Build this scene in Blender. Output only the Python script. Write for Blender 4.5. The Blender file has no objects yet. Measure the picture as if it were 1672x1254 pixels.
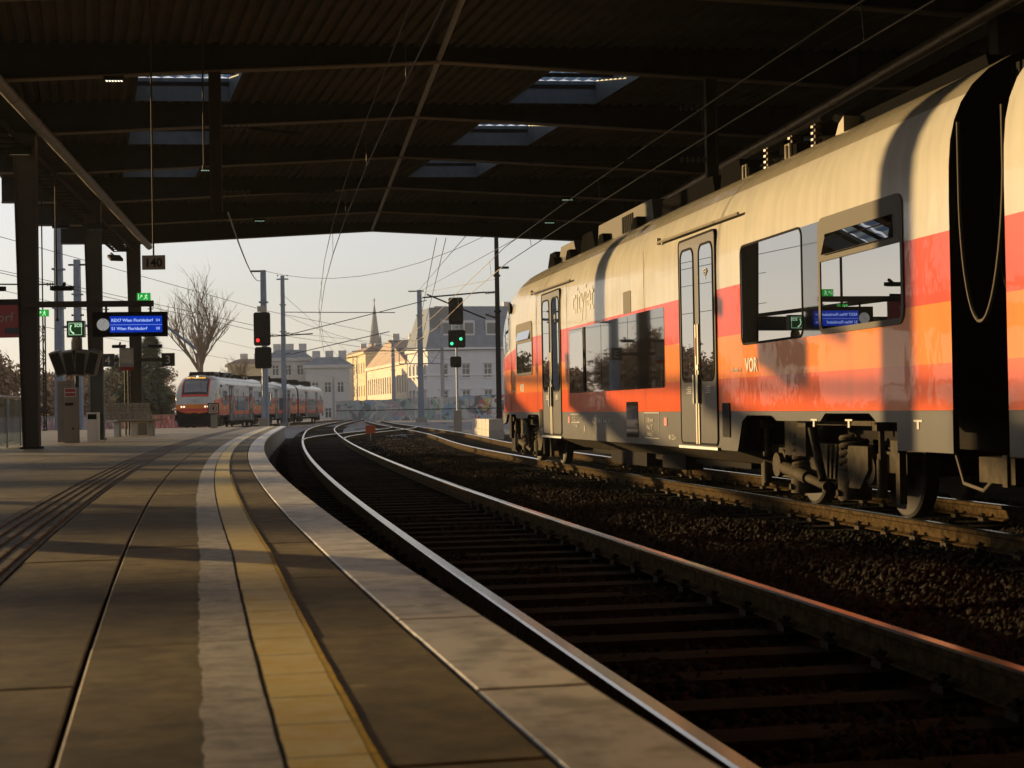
import bpy, bmesh, math, random
import numpy as np
from mathutils import Vector, Matrix
random.seed(7); RNG = np.random.default_rng(7)
rad = math.radians
S = bpy.context.scene
COL = S.collection

# ------------------------------------------------------------------ camera
cam = bpy.data.cameras.new('camera'); camo = bpy.data.objects.new('camera', cam); COL.objects.link(camo)
cam.sensor_width = 36.0; cam.lens = 2700 / 1672 * 36; cam.clip_start = 0.05; cam.clip_end = 5000
camo.matrix_world = Matrix.Translation((0, 0, 1.0)) @ Matrix.Rotation(rad(90) + math.atan(40 / 2700), 4, 'X') @ Matrix.Rotation(rad(-1.0), 4, 'Z')
cam.dof.use_dof = True; cam.dof.focus_distance = 24.0; cam.dof.aperture_fstop = 7.1
S.camera = camo
cy = S.cycles; cy.max_bounces = 5; cy.diffuse_bounces = 2; cy.glossy_bounces = 3; cy.transmission_bounces = 4; cy.volume_bounces = 0; cy.caustics_reflective = False; cy.caustics_refractive = False

# ------------------------------------------------------------------ sky and sun
SUN_AZ = 53.0; SUN_EL = 6.8          # degrees left of +Y, above the horizon
W = bpy.data.worlds.new('World'); S.world = W; W.use_nodes = True
wn = W.node_tree
sky = wn.nodes.new('ShaderNodeTexSky'); sky.sky_type = 'NISHITA'; sky.sun_disc = False
sky.sun_elevation = rad(SUN_EL); sky.sun_rotation = rad(-SUN_AZ); sky.air_density = 1.0; sky.dust_density = 0.4; sky.ozone_density = 4.0
hs = wn.nodes.new('ShaderNodeHueSaturation'); hs.inputs['Saturation'].default_value = .36; wn.links.new(sky.outputs[0], hs.inputs['Color'])   # a thin winter veil greys the whole sky
tn = wn.nodes.new('ShaderNodeMix'); tn.data_type = 'RGBA'; tn.blend_type = 'MULTIPLY'; tn.inputs[0].default_value = 1; tn.inputs[7].default_value = (1.0, .88, .81, 1)
wn.links.new(hs.outputs[0], tn.inputs[6]); wn.links.new(tn.outputs[2], wn.nodes['Background'].inputs[0]); wn.nodes['Background'].inputs[1].default_value = 0.15
sl = bpy.data.lights.new('sun', 'SUN'); slo = bpy.data.objects.new('sun', sl); COL.objects.link(slo)
sl.energy = 5.0; sl.angle = rad(0.55); sl.color = (1.0, 0.66, 0.29)
sd = Vector((-math.sin(rad(SUN_AZ)) * math.cos(rad(SUN_EL)), math.cos(rad(SUN_AZ)) * math.cos(rad(SUN_EL)), math.sin(rad(SUN_EL))))
slo.rotation_euler = sd.to_track_quat('Z', 'Y').to_euler(); slo.location = (-40, 40, 30)
S.view_settings.view_transform = 'Standard'; S.view_settings.look = 'None'; S.view_settings.gamma = 1.0
S.view_settings.exposure = 0.72; S.view_settings.use_curve_mapping = False

# ------------------------------------------------------------------ materials
MATS = {}
def mat(name, col=(.5, .5, .5), rough=.6, metal=0., col2=None, nscale=6., bump=0., bscale=40., coat=0., spec=.5, emit=None, estr=0., lo=.35, hi=.65, stretch=None, rnd=0., big=0.):
    m = bpy.data.materials.new(name); m.use_nodes = True; MATS[name] = m
    nt = m.node_tree; b = nt.nodes['Principled BSDF']
    b.inputs['Base Color'].default_value = (*col, 1); b.inputs['Roughness'].default_value = rough; b.inputs['Metallic'].default_value = metal
    b.inputs['Coat Weight'].default_value = coat; b.inputs['Coat Roughness'].default_value = .04; b.inputs['Specular IOR Level'].default_value = spec
    if emit: m.cycles.emission_sampling = 'NONE'; b.inputs['Emission Color'].default_value = (*emit, 1); b.inputs['Emission Strength'].default_value = estr
    if col2 or bump:
        tc = nt.nodes.new('ShaderNodeTexCoord'); mp = nt.nodes.new('ShaderNodeMapping')
        nt.links.new(tc.outputs['Object'], mp.inputs[0])
        if stretch: mp.inputs['Scale'].default_value = stretch
    if col2:
        n = nt.nodes.new('ShaderNodeTexNoise'); n.inputs['Scale'].default_value = nscale; n.inputs['Detail'].default_value = 6; n.inputs['Roughness'].default_value = .65
        nt.links.new(mp.outputs[0], n.inputs['Vector'])
        r = nt.nodes.new('ShaderNodeValToRGB'); r.color_ramp.elements[0].position = lo; r.color_ramp.elements[1].position = hi
        r.color_ramp.elements[0].color = (*col, 1); r.color_ramp.elements[1].color = (*col2, 1)
        nt.links.new(n.outputs['Fac'], r.inputs[0]); nt.links.new(r.outputs[0], b.inputs['Base Color'])
        last = r.outputs[0]
        def times(last, val, lo_, hi_):
            mr = nt.nodes.new('ShaderNodeMapRange'); mr.inputs[3].default_value = lo_; mr.inputs[4].default_value = hi_; nt.links.new(val, mr.inputs[0])
            mx = nt.nodes.new('ShaderNodeMix'); mx.data_type = 'RGBA'; mx.blend_type = 'MULTIPLY'; mx.inputs[0].default_value = 1
            nt.links.new(last, mx.inputs[6]); nt.links.new(mr.outputs[0], mx.inputs[7]); nt.links.new(mx.outputs[2], b.inputs['Base Color']); return mx.outputs[2], mr
        if rnd:     # each piece a little lighter or darker than the next
            oi = nt.nodes.new('ShaderNodeObjectInfo'); last, _ = times(last, oi.outputs['Random'], 1 - rnd, 1 + rnd)
        if big:     # large stains and small pale spots of old gum
            n3 = nt.nodes.new('ShaderNodeTexNoise'); n3.inputs['Scale'].default_value = .9; n3.inputs['Detail'].default_value = 4; nt.links.new(mp.outputs[0], n3.inputs['Vector'])
            last, mr = times(last, n3.outputs['Fac'], 1 - big, 1 + big); mr.inputs[1].default_value = .3; mr.inputs[2].default_value = .7
            vo = nt.nodes.new('ShaderNodeTexVoronoi'); vo.inputs['Scale'].default_value = 2.2; nt.links.new(mp.outputs[0], vo.inputs['Vector'])
            last, mr = times(last, vo.outputs['Distance'], 1.7, 1.0); mr.inputs[1].default_value = .035; mr.inputs[2].default_value = .05
    if bump:
        n2 = nt.nodes.new('ShaderNodeTexNoise'); n2.inputs['Scale'].default_value = bscale; n2.inputs['Detail'].default_value = 5
        nt.links.new(mp.outputs[0], n2.inputs['Vector'])
        bp = nt.nodes.new('ShaderNodeBump'); bp.inputs['Strength'].default_value = bump; bp.inputs['Distance'].default_value = .02
        nt.links.new(n2.outputs['Fac'], bp.inputs['Height']); nt.links.new(bp.outputs[0], b.inputs['Normal'])
    return m
mat('paving', (.120, .100, .054), .56, col2=(.25, .205, .11), rnd=.16, big=.35, nscale=9, bump=.15, bscale=260)
mat('joint', (.02, .018, .015), .9)
mat('coping', (.46, .44, .39), .33, col2=(.85, .83, .77), rnd=.1, big=.2, nscale=7, bump=.12, bscale=240, lo=.38, hi=.55)
mat('tactile', (.10, .085, .065), .55, col2=(.19, .16, .12), nscale=14, bump=.2, bscale=90)
mat('paint_white', (.32, .305, .27), .4, col2=(.70, .68, .62), nscale=16, bump=.1, bscale=260, lo=.3, hi=.6)
mat('paint_yellow', (.84, .62, .07), .38, col2=(.92, .80, .36), nscale=10, bump=.1, bscale=260, lo=.35, hi=.62)
mat('paint_edge', (.75, .50, .03), .55, col2=(.5, .36, .06), nscale=20)
mat('concrete', (.26, .24, .20), .8, col2=(.36, .33, .28), nscale=3, bump=.3, bscale=30)
mat('concrete_light', (.42, .39, .33), .8, col2=(.55, .52, .45), nscale=4, bump=.2, bscale=30)
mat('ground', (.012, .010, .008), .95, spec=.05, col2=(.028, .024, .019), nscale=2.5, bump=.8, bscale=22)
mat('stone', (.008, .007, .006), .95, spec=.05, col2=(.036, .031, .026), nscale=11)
mat('rail_side', (.028, .019, .009), .95, spec=.03, col2=(.095, .063, .027), nscale=14, bump=.2, bscale=60)
mat('rail_head', (.62, .6, .57), .22, 1.0, col2=(.5, .47, .43), nscale=3, stretch=(6, .3, 6))
mat('sleeper', (.011, .009, .007), .9, spec=.06, rnd=.3, col2=(.030, .025, .019), nscale=8, bump=.4, bscale=40)
mat('clip', (.04, .03, .02), .8, .1, spec=.15)
mat('steel_dark', (.020, .021, .023), .8, spec=.08, col2=(.032, .033, .034), nscale=4)
mat('steel_brown', (.06, .052, .042), .7, spec=.15, col2=(.075, .065, .052), nscale=3)
mat('deck', (.066, .062, .056), .8, spec=.08, col2=(.10, .093, .083), nscale=1.2)
mat('flange_lit', (.26, .225, .17), .6, spec=.2, col2=(.20, .17, .13), nscale=2)  # paler than the beam web: caught light is put into the colour
mat('pipe', (.36, .32, .26), .45, .3, col2=(.26, .23, .19), nscale=5)
mat('galv', (.23, .26, .29), .5, .4, col2=(.32, .35, .38), nscale=4)
mat('galv_blue', (.16, .20, .25), .5, .2, col2=(.22, .27, .32), nscale=4)
mat('wire', (.05, .045, .04), .5, .5)
mat('wire_light', (.16, .13, .09), .45, .6)
mat('insul', (.07, .04, .03), .3)
mat('black', (.010, .010, .011), .8, spec=.08)
mat('black_gloss', (.008, .008, .009), .03, coat=.7)
MATS['black_gloss'].node_tree.nodes['Principled BSDF'].inputs['Coat Roughness'].default_value = .01
mat('box_grey', (.17, .155, .13), .5, col2=(.20, .185, .155), nscale=3)
mat('box_beige', (.26, .23, .18), .6, spec=.2)
mat('white_enamel', (.72, .72, .70), .35)
mat('sign_dark', (.02, .022, .025), .35)
mat('sign_red', (.32, .018, .015), .4)
mat('sign_orange', (.55, .10, .02), .5)
mat('sign_beige', (.40, .35, .27), .5)
mat('letter_white', (.62, .62, .58), .6, spec=.1)
mat('letter_grey', (.36, .36, .35), .5)
mat('letter_black', (.015, .015, .015), .5)
mat('screen_blue', (.01, .02, .1), .3, emit=(.0, .04, .55), estr=.45)
mat('screen_text', (.6, .65, .8), .4, emit=(.45, .6, 1.0), estr=.5)
mat('clock_face', (.75, .76, .75), .4, emit=(.8, .82, .8), estr=.15)
mat('exit_green', (.02, .35, .06), .4, emit=(.03, .6, .08), estr=.3)
mat('exit_white', (.7, .9, .7), .4, emit=(.6, 1, .6), estr=.5)
mat('sos_green', (.006, .05, .012), .4, emit=(.005, .08, .015), estr=.15)
mat('lamp_red', (.5, .01, .01), .3, emit=(1, .02, .02), estr=1.6)
mat('lamp_green', (.02, .4, .15), .3, emit=(.05, 1, .4), estr=1.0)
mat('lamp_white', (.8, .75, .6), .3, emit=(1, .9, .68), estr=.9)
mat('lamp_warm', (.8, .7, .5), .3, emit=(1, .8, .45), estr=.35)
mat('lamp_cool', (.6, .8, .65), .3, emit=(.6, 1, .78), estr=.3)
mat('lamp_amber', (.8, .4, .05), .3, emit=(1, .5, .03), estr=1.6)
mat('lens_off', (.02, .02, .02), .6, spec=.1)
mat('bench_metal', (.42, .40, .36), .45, .2)
mat('yellow_box', (.55, .40, .04), .5)
mat('bark', (.13, .095, .065), .9, col2=(.19, .14, .10), nscale=5)
mat('twig', (.17, .115, .075), .9)
mat('needle', (.06, .10, .05), .8, col2=(.12, .17, .085), nscale=1.2)
mat('leaf_brown', (.32, .21, .12), .8, col2=(.46, .33, .21), nscale=1.5)
mat('leaf_olive', (.16, .15, .08), .8, col2=(.26, .22, .12), nscale=1.5)
mat('train_grey', (.026, .027, .028), .4, coat=.15, spec=.15, col2=(.035, .036, .037), nscale=2)
mat('train_roof', (.26, .24, .19), .5, spec=.2, col2=(.29, .27, .21), nscale=2)
mat('train_white', (.70, .70, .68), .25, coat=.6)
mat('train_red', (.62, .035, .02), .25, coat=.6)
mat('glass_dark', (.006, .007, .007), .004, spec=1.0, coat=1.0)
gb = MATS['glass_dark'].node_tree.nodes['Principled BSDF']; gb.inputs['IOR'].default_value = 2.3; gb.inputs['Coat Roughness'].default_value = .003   # solar-control coated glass
mat('window_grey', (.12, .115, .105), .65, spec=.1)
mat('city_letter', (.37, .36, .325), .35)
mat('strip_cream', (.62, .57, .45), .4)
mat('bogie', (.075, .060, .036), .8, spec=.12, col2=(.035, .028, .018), nscale=9)
mat('bogie_dark', (.016, .014, .012), .9, spec=.08)
mat('wheel_steel', (.05, .047, .042), .7, .0, spec=.15)
mat('rubber', (.010, .010, .010), .85, spec=.08)
mat('cable', (.12, .105, .08), .7, spec=.1)
mat('roof_dark', (.010, .010, .010), 1., spec=.0)
mat('wall_white', (.62, .63, .64), .85, col2=(.68, .69, .70), nscale=.6)
mat('wall_cream', (.66, .56, .36), .85, col2=(.60, .50, .32), nscale=.6)
mat('wall_pale', (.70, .63, .50), .85, col2=(.64, .57, .45), nscale=.5)
mat('wall_grey', (.52, .52, .51), .85, col2=(.58, .57, .55), nscale=.5)
mat('trim', (.70, .70, .69), .8)
mat('roof_slate', (.19, .23, .28), .9, spec=.1, col2=(.25, .29, .34), nscale=1)
mat('roof_tile', (.28, .20, .15), .8, col2=(.34, .25, .19), nscale=1)
mat('pane', (.05, .07, .09), .08, spec=.7)
mat('stone_spire', (.30, .29, .28), .85)
mat('fence_board', (.42, .44, .45), .8)
mat('gravel_sunlit', (.20, .20, .20), .9, spec=.1, col2=(.32, .32, .31), nscale=1.5, bump=.5, bscale=15)
mat('soil', (.09, .075, .055), .95, col2=(.14, .12, .085), nscale=.4)

def glass_mat():
    m = bpy.data.materials.new('clear_glass'); m.use_nodes = True; MATS['clear_glass'] = m
    b = m.node_tree.nodes['Principled BSDF']; b.inputs['Base Color'].default_value = (.75, .88, .88, 1)
    b.inputs['Transmission Weight'].default_value = 1; b.inputs['Roughness'].default_value = .03; b.inputs['IOR'].default_value = 1.2
    m = bpy.data.materials.new('skylight_sheet'); m.use_nodes = True; MATS['skylight_sheet'] = m
    nt = m.node_tree; nt.nodes.clear(); o = nt.nodes.new('ShaderNodeOutputMaterial'); t = nt.nodes.new('ShaderNodeBsdfTranslucent')
    t.inputs[0].default_value = (.20, .29, .40, 1); nt.links.new(t.outputs[0], o.inputs[0])
glass_mat()

def paint_nodes():
    """train livery: bands of colour by height on the body side (object space: x along the car, z up)"""
    m = bpy.data.materials.new('livery'); m.use_nodes = True; MATS['livery'] = m
    nt = m.node_tree; b = nt.nodes['Principled BSDF']; L = nt.links
    b.inputs['Roughness'].default_value = .22; b.inputs['Coat Weight'].default_value = .30; b.inputs['Coat Roughness'].default_value = .012; b.inputs['Specular IOR Level'].default_value = .12
    tc = nt.nodes.new('ShaderNodeTexCoord'); sp = nt.nodes.new('ShaderNodeSeparateXYZ'); L.new(tc.outputs['Object'], sp.inputs[0])
    def math_(op, a, c):
        n = nt.nodes.new('ShaderNodeMath'); n.operation = op
        for i, v in enumerate((a, c)):
            if isinstance(v, (int, float)): n.inputs[i].default_value = v
            else: L.new(v, n.inputs[i])
        return n.outputs[0]
    drop = math_('ADD', math_('MULTIPLY', math_('MAXIMUM', math_('SUBTRACT', sp.outputs[0], 17.2), 0.), .09), math_('MULTIPLY', math_('MAXIMUM', math_('SUBTRACT', sp.outputs[0], 20.93), 0.), 1.8))
    zz = math_('ADD', sp.outputs[2], drop)
    def mix(fac, a, c):
        n = nt.nodes.new('ShaderNodeMix'); n.data_type = 'RGBA'; L.new(fac, n.inputs[0])
        for i, v in ((6, a), (7, c)):
            if isinstance(v, tuple): n.inputs[i].default_value = (*v, 1)
            else: L.new(v, n.inputs[i])
        return n.outputs[2]
    c = mix(math_('GREATER_THAN', sp.outputs[2], .932), (.035, .036, .038), (.78, .105, .004))
    c = mix(math_('GREATER_THAN', sp.outputs[2], 1.275), c, (.86, .22, .004))
    c = mix(math_('GREATER_THAN', sp.outputs[2], 1.72), c, (.64, .052, .005))
    c = mix(math_('GREATER_THAN', zz, 2.23), c, (.58, .57, .51))
    c = mix(math_('GREATER_THAN', sp.outputs[2], 3.22), c, (.31, .29, .23))
    n = nt.nodes.new('ShaderNodeTexNoise'); n.inputs['Scale'].default_value = 1.3; n.inputs['Detail'].default_value = 4; L.new(tc.outputs['Object'], n.inputs['Vector'])
    r = nt.nodes.new('ShaderNodeMapRange'); r.inputs[1].default_value = .3; r.inputs[2].default_value = .7; r.inputs[3].default_value = .9; r.inputs[4].default_value = 1.05
    L.new(n.outputs['Fac'], r.inputs[0])
    mx = nt.nodes.new('ShaderNodeMix'); mx.data_type = 'RGBA'; mx.blend_type = 'MULTIPLY'; mx.inputs[0].default_value = 1
    ms = nt.nodes.new('ShaderNodeMapping'); ms.inputs['Scale'].default_value = (7, 7, .35); L.new(tc.outputs['Object'], ms.inputs[0])
    n4 = nt.nodes.new('ShaderNodeTexNoise'); n4.inputs['Scale'].default_value = 1.; n4.inputs['Detail'].default_value = 5; L.new(ms.outputs[0], n4.inputs['Vector'])
    r4 = nt.nodes.new('ShaderNodeMapRange'); r4.inputs[1].default_value = .38; r4.inputs[2].default_value = .62; r4.inputs[3].default_value = .90; r4.inputs[4].default_value = 1.0; L.new(n4.outputs['Fac'], r4.inputs[0])
    m4 = nt.nodes.new('ShaderNodeMix'); m4.data_type = 'RGBA'; m4.blend_type = 'MULTIPLY'; m4.inputs[0].default_value = 1; L.new(c, m4.inputs[6]); L.new(r4.outputs[0], m4.inputs[7]); c = m4.outputs[2]
    L.new(c, mx.inputs[6]); L.new(r.outputs[0], mx.inputs[7]); L.new(mx.outputs[2], b.inputs['Base Color'])
    bp = nt.nodes.new('ShaderNodeBump'); bp.inputs['Strength'].default_value = .05; bp.inputs['Distance'].default_value = .05
    n2 = nt.nodes.new('ShaderNodeTexNoise'); n2.inputs['Scale'].default_value = 2.4; n2.inputs['Detail'].default_value = 3; L.new(tc.outputs['Object'], n2.inputs['Vector'])
    L.new(n2.outputs['Fac'], bp.inputs['Height']); L.new(bp.outputs[0], b.inputs['Normal']); L.new(bp.outputs[0], b.inputs['Coat Normal'])
paint_nodes()

def graffiti(name, c0, cols, scale, thresh):
    m = bpy.data.materials.new(name); m.use_nodes = True; MATS[name] = m
    nt = m.node_tree; b = nt.nodes['Principled BSDF']; b.inputs['Roughness'].default_value = .8
    tc = nt.nodes.new('ShaderNodeTexCoord'); prev = None
    for i, cc in enumerate(cols):
        mp = nt.nodes.new('ShaderNodeMapping'); mp.inputs['Location'].default_value = (i * 17.3, i * 5.1, i * 3.7); nt.links.new(tc.outputs['Object'], mp.inputs[0])
        n = nt.nodes.new('ShaderNodeTexNoise'); n.inputs['Scale'].default_value = scale * (1 + .35 * i); n.inputs['Detail'].default_value = 2; n.inputs['Distortion'].default_value = 2.2
        nt.links.new(mp.outputs[0], n.inputs['Vector'])
        r = nt.nodes.new('ShaderNodeValToRGB'); r.color_ramp.elements[0].position = thresh; r.color_ramp.elements[1].position = thresh + .02
        nt.links.new(n.outputs['Fac'], r.inputs[0])
        x = nt.nodes.new('ShaderNodeMix'); x.data_type = 'RGBA'; nt.links.new(r.outputs[0], x.inputs[0])
        if prev is None: x.inputs[6].default_value = (*c0, 1)
        else: nt.links.new(prev, x.inputs[6])
        x.inputs[7].default_value = (*cc, 1); prev = x.outputs[2]
    nt.links.new(prev, b.inputs['Base Color'])
graffiti('graffiti_fence', (.40, .42, .43), [(.25, .38, .50), (.45, .33, .38), (.55, .55, .52), (.18, .20, .22), (.30, .42, .36)], .16, .55)
graffiti('graffiti_bright', (.42, .46, .48), [(.20, .45, .65), (.55, .48, .12), (.65, .65, .62), (.45, .12, .12), (.10, .12, .14)], .22, .54)
graffiti('graffiti_pink', (.42, .34, .33), [(.62, .34, .36), (.60, .55, .52), (.45, .18, .20), (.20, .17, .18)], .4, .54)

# ------------------------------------------------------------------ mesh builder
class MB:
    def __init__(s): s.v = []; s.f = []; s.m = []
    def add(s, vs, fs, mi=0):
        o = len(s.v); s.v += [tuple(p) for p in vs]; s.f += [tuple(i + o for i in q) for q in fs]; s.m += [mi] * len(fs); return s
    def box(s, x0, x1, y0, y1, z0, z1, mi=0, M=None):
        vs = [(x, y, z) for x in (x0, x1) for y in (y0, y1) for z in (z0, z1)]
        if M is not None: vs = [M @ Vector(p) for p in vs]
        return s.add(vs, [(0, 1, 3, 2), (4, 6, 7, 5), (0, 4, 5, 1), (2, 3, 7, 6), (0, 2, 6, 4), (1, 5, 7, 3)], mi)
    def bar(s, a, b, w, h, mi=0, up=(0, 0, 1)):
        a = Vector(a); b = Vector(b); d = (b - a).normalized(); u = Vector(up)
        if abs(d.dot(u)) > .98: u = Vector((0, 1, 0))
        r = d.cross(u).normalized(); u = r.cross(d)
        vs = [p + r * (i * w / 2) + u * (j * h / 2) for p in (a, b) for i, j in ((-1, -1), (1, -1), (1, 1), (-1, 1))]
        return s.add(vs, [(0, 1, 2, 3), (7, 6, 5, 4), (0, 4, 5, 1), (1, 5, 6, 2), (2, 6, 7, 3), (3, 7, 4, 0)], mi)
    def tube(s, pts, r, n=8, mi=0, caps=True):
        pts = [Vector(p) for p in pts]; rs = r if isinstance(r, (list, tuple)) else [r] * len(pts)
        ref = Vector((0, 0, 1)); rings = []
        for i, p in enumerate(pts):
            d = (pts[min(i + 1, len(pts) - 1)] - pts[max(i - 1, 0)]).normalized()
            if abs(d.dot(ref)) > .95: ref = Vector((1, 0, 0)) if abs(d.x) < .9 else Vector((0, 1, 0))
            a = d.cross(ref).normalized(); b = a.cross(d).normalized()
            rings.append([p + (a * math.cos(2 * math.pi * k / n) + b * math.sin(2 * math.pi * k / n)) * rs[i] for k in range(n)])
        vs = [q for g in rings for q in g]; fs = []
        for i in range(len(pts) - 1):
            for k in range(n): fs.append((i * n + k, i * n + (k + 1) % n, (i + 1) * n + (k + 1) % n, (i + 1) * n + k))
        if caps: fs += [tuple(range(n - 1, -1, -1)), tuple(range((len(pts) - 1) * n, len(pts) * n))]
        return s.add(vs, fs, mi)
    def lathe(s, prof, c, axis='Z', n=24, mi=0):
        c = Vector(c); vs = []; fs = []
        for r, h in prof:
            for k in range(n):
                a = 2 * math.pi * k / n; p = (r * math.cos(a), r * math.sin(a), h)
                if axis == 'Y': p = (p[0], p[2], p[1])
                if axis == 'X': p = (p[2], p[0], p[1])
                vs.append(c + Vector(p))
        for i in range(len(prof) - 1):
            for k in range(n): fs.append((i * n + k, i * n + (k + 1) % n, (i + 1) * n + (k + 1) % n, (i + 1) * n + k))
        fs += [tuple(range(n)), tuple(range((len(prof) - 1) * n, len(prof) * n))]
        return s.add(vs, fs, mi)
    def prism(s, poly, y0, y1, mi=0, plane='XZ'):
        n = len(poly)
        if plane == 'XZ': vs = [(p[0], y, p[1]) for y in (y0, y1) for p in poly]
        elif plane == 'XY': vs = [(p[0], p[1], y) for y in (y0, y1) for p in poly]
        else: vs = [(y, p[0], p[1]) for y in (y0, y1) for p in poly]
        fs = [tuple(range(n)), tuple(range(2 * n - 1, n - 1, -1))] + [(i, (i + 1) % n, n + (i + 1) % n, n + i) for i in range(n)]
        return s.add(vs, fs, mi)
    def build(s, name, m, parent=None, smooth=False, loc=None):
        me = bpy.data.meshes.new(name); me.from_pydata(s.v, [], s.f)
        for k in (m if isinstance(m, (list, tuple)) else [m]): me.materials.append(MATS[k])
        if any(s.m): me.polygons.foreach_set('material_index', s.m)
        bm = bmesh.new(); bm.from_mesh(me); bmesh.ops.recalc_face_normals(bm, faces=bm.faces); bm.to_mesh(me); bm.free()
        if smooth:
            me.polygons.foreach_set('use_smooth', [True] * len(me.polygons)); me.set_sharp_from_angle(angle=rad(38))
        me.update(); return link(name, me, parent, loc)
def link(name, me, parent=None, loc=None):
    o = bpy.data.objects.new(name, me); COL.objects.link(o)
    if parent is not None: o.parent = parent
    if loc is not None: o.location = loc
    return o
def tag(o, label=None, cat=None, group=None, kind=None):
    for k, v in (('label', label), ('category', cat), ('group', group), ('kind', kind)):
        if v: o[k] = v
    return o
def thing(name, label, cat, loc=(0, 0, 0), rz=0., group=None):
    o = bpy.data.objects.new(name, None); COL.objects.link(o); o.location = loc; o.rotation_euler = (0, 0, rz); o.empty_display_size = .2
    return tag(o, label, cat, group)
def copy_tree(o, parent=None):
    c = o.copy(); COL.objects.link(c); c.parent = parent
    for ch in list(o.children): copy_tree(ch, c)
    return c
def text(name, body, size, m, parent, org, xd, yd, extrude=.002, align='LEFT', bold=0.):
    cu = bpy.data.curves.new('t', 'FONT'); cu.body = body; cu.size = size; cu.extrude = extrude; cu.align_x = align; cu.resolution_u = 3; cu.offset = bold
    t = bpy.data.objects.new('t', cu); COL.objects.link(t)
    me = bpy.data.meshes.new_from_object(t.evaluated_get(bpy.context.evaluated_depsgraph_get()))
    bpy.data.objects.remove(t); bpy.data.curves.remove(cu)
    xd = Vector(xd).normalized(); yd = Vector(yd).normalized(); zd = xd.cross(yd)
    me.transform(Matrix((xd, yd, zd)).transposed().to_4x4()); me.materials.clear(); me.materials.append(MATS[m]); me.name = name
    return link(name, me, parent, org)

# ------------------------------------------------------------------ curves the station follows (x as a function of y)
def hermite(knots):
    def fx(y):
        if y <= knots[0][0]: k = knots[0]; return k[1] + (y - k[0]) * k[2]
        if y >= knots[-1][0]: k = knots[-1]; return k[1] + (y - k[0]) * k[2]
        for a, b in zip(knots, knots[1:]):
            if y <= b[0]:
                h = b[0] - a[0]; t = (y - a[0]) / h
                return (2*t**3 - 3*t*t + 1) * a[1] + (t**3 - 2*t*t + t) * h * a[2] + (-2*t**3 + 3*t*t) * b[1] + (t**3 - t*t) * h * b[2]
    return fx
def E_(y):
    if y > 62: return E_(62) - .121 * (y - 62)
    return -8.764e-06 * y**3 + .0016389 * y * y - .22314 * y + .94567
def A0(y): return -2.5526e-06 * y**3 + .0007349 * y * y - .186667 * y + 2.2381
_far = hermite([(85, A0(85), -.118), (187, -17.9, -.065), (320, -24, -.03)])
def A_(y): return A0(y) if y < 85 else _far(y)
_bf = hermite([(40, A0(40) + 4.43, -.138), (72, -3.05, -.112), (121, -9.0, -.12), (200, -17.0, -.08), (320, -22, -.03)])
def B_(y): return A0(y) + 4.43 if y < 40 else _bf(y)
D_ = hermite([(60, -20.8, .0), (120, -20.8, .0), (178, -20.85, -.005), (320, -28.5, -.06)])
C_ = hermite([(60, A0(60), -.126), (104, B_(104), -.118)])
def off(fx, y, o, z=0.):
    s = (fx(y + .05) - fx(y - .05)) / .1; q = math.sqrt(1 + s * s)
    return Vector((fx(y) + o / q, y - o * s / q, z))
def frange(a, b, st):
    n = max(1, int(round((b - a) / st))); return [a + (b - a) * i / n for i in range(n + 1)]
# ------------------------------------------------------------------ ground, ballast
g = MB(); g.add([(-900, -200, -.75), (900, -200, -.75), (900, 2500, -.75), (-900, 2500, -.75)], [(0, 1, 2, 3)])
tag(g.build('ground', 'soil'), kind='structure')
def grid_sheet(xs, ys, zf):
    b = MB(); nx = len(xs)
    b.v = [(x, y, zf(x, y)) for y in ys for x in xs]
    b.f = [(j * nx + i, j * nx + i + 1, (j + 1) * nx + i + 1, (j + 1) * nx + i) for j in range(len(ys) - 1) for i in range(nx - 1)]
    b.m = [0] * len(b.f); return b
def bed_z(x, y):
    oa = x - A_(y); ob = x - B_(y); h = -.215
    mid = (oa - 2.2)
    h += .05 * math.exp(-(mid / .7) ** 2) if y < 90 else 0
    return h + .02 * math.sin(x * 3.1 + y * 1.7) + .015 * math.sin(y * 2.3 - x * 4.1)
xs = frange(-45, -14, 2) + frange(-13.5, 14, .3) + frange(15, 45, 3); ys = frange(-10, 60, .4) + frange(61, 330, 2.5)
tag(grid_sheet(xs, ys, bed_z).build('ballast_bed', 'ground', smooth=True), kind='structure')
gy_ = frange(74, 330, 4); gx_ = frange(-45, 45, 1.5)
tag(grid_sheet(gx_, gy_, lambda x, y: -.185 + .02 * math.sin(x * 2.1 + y * .9) - (.25 if y < 75 else 0)).build('gravel_yard_sunlit', 'gravel_sunlit', smooth=True), kind='structure')  # paler far ballast: grey stone with sunlit haze put into its colour

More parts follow.
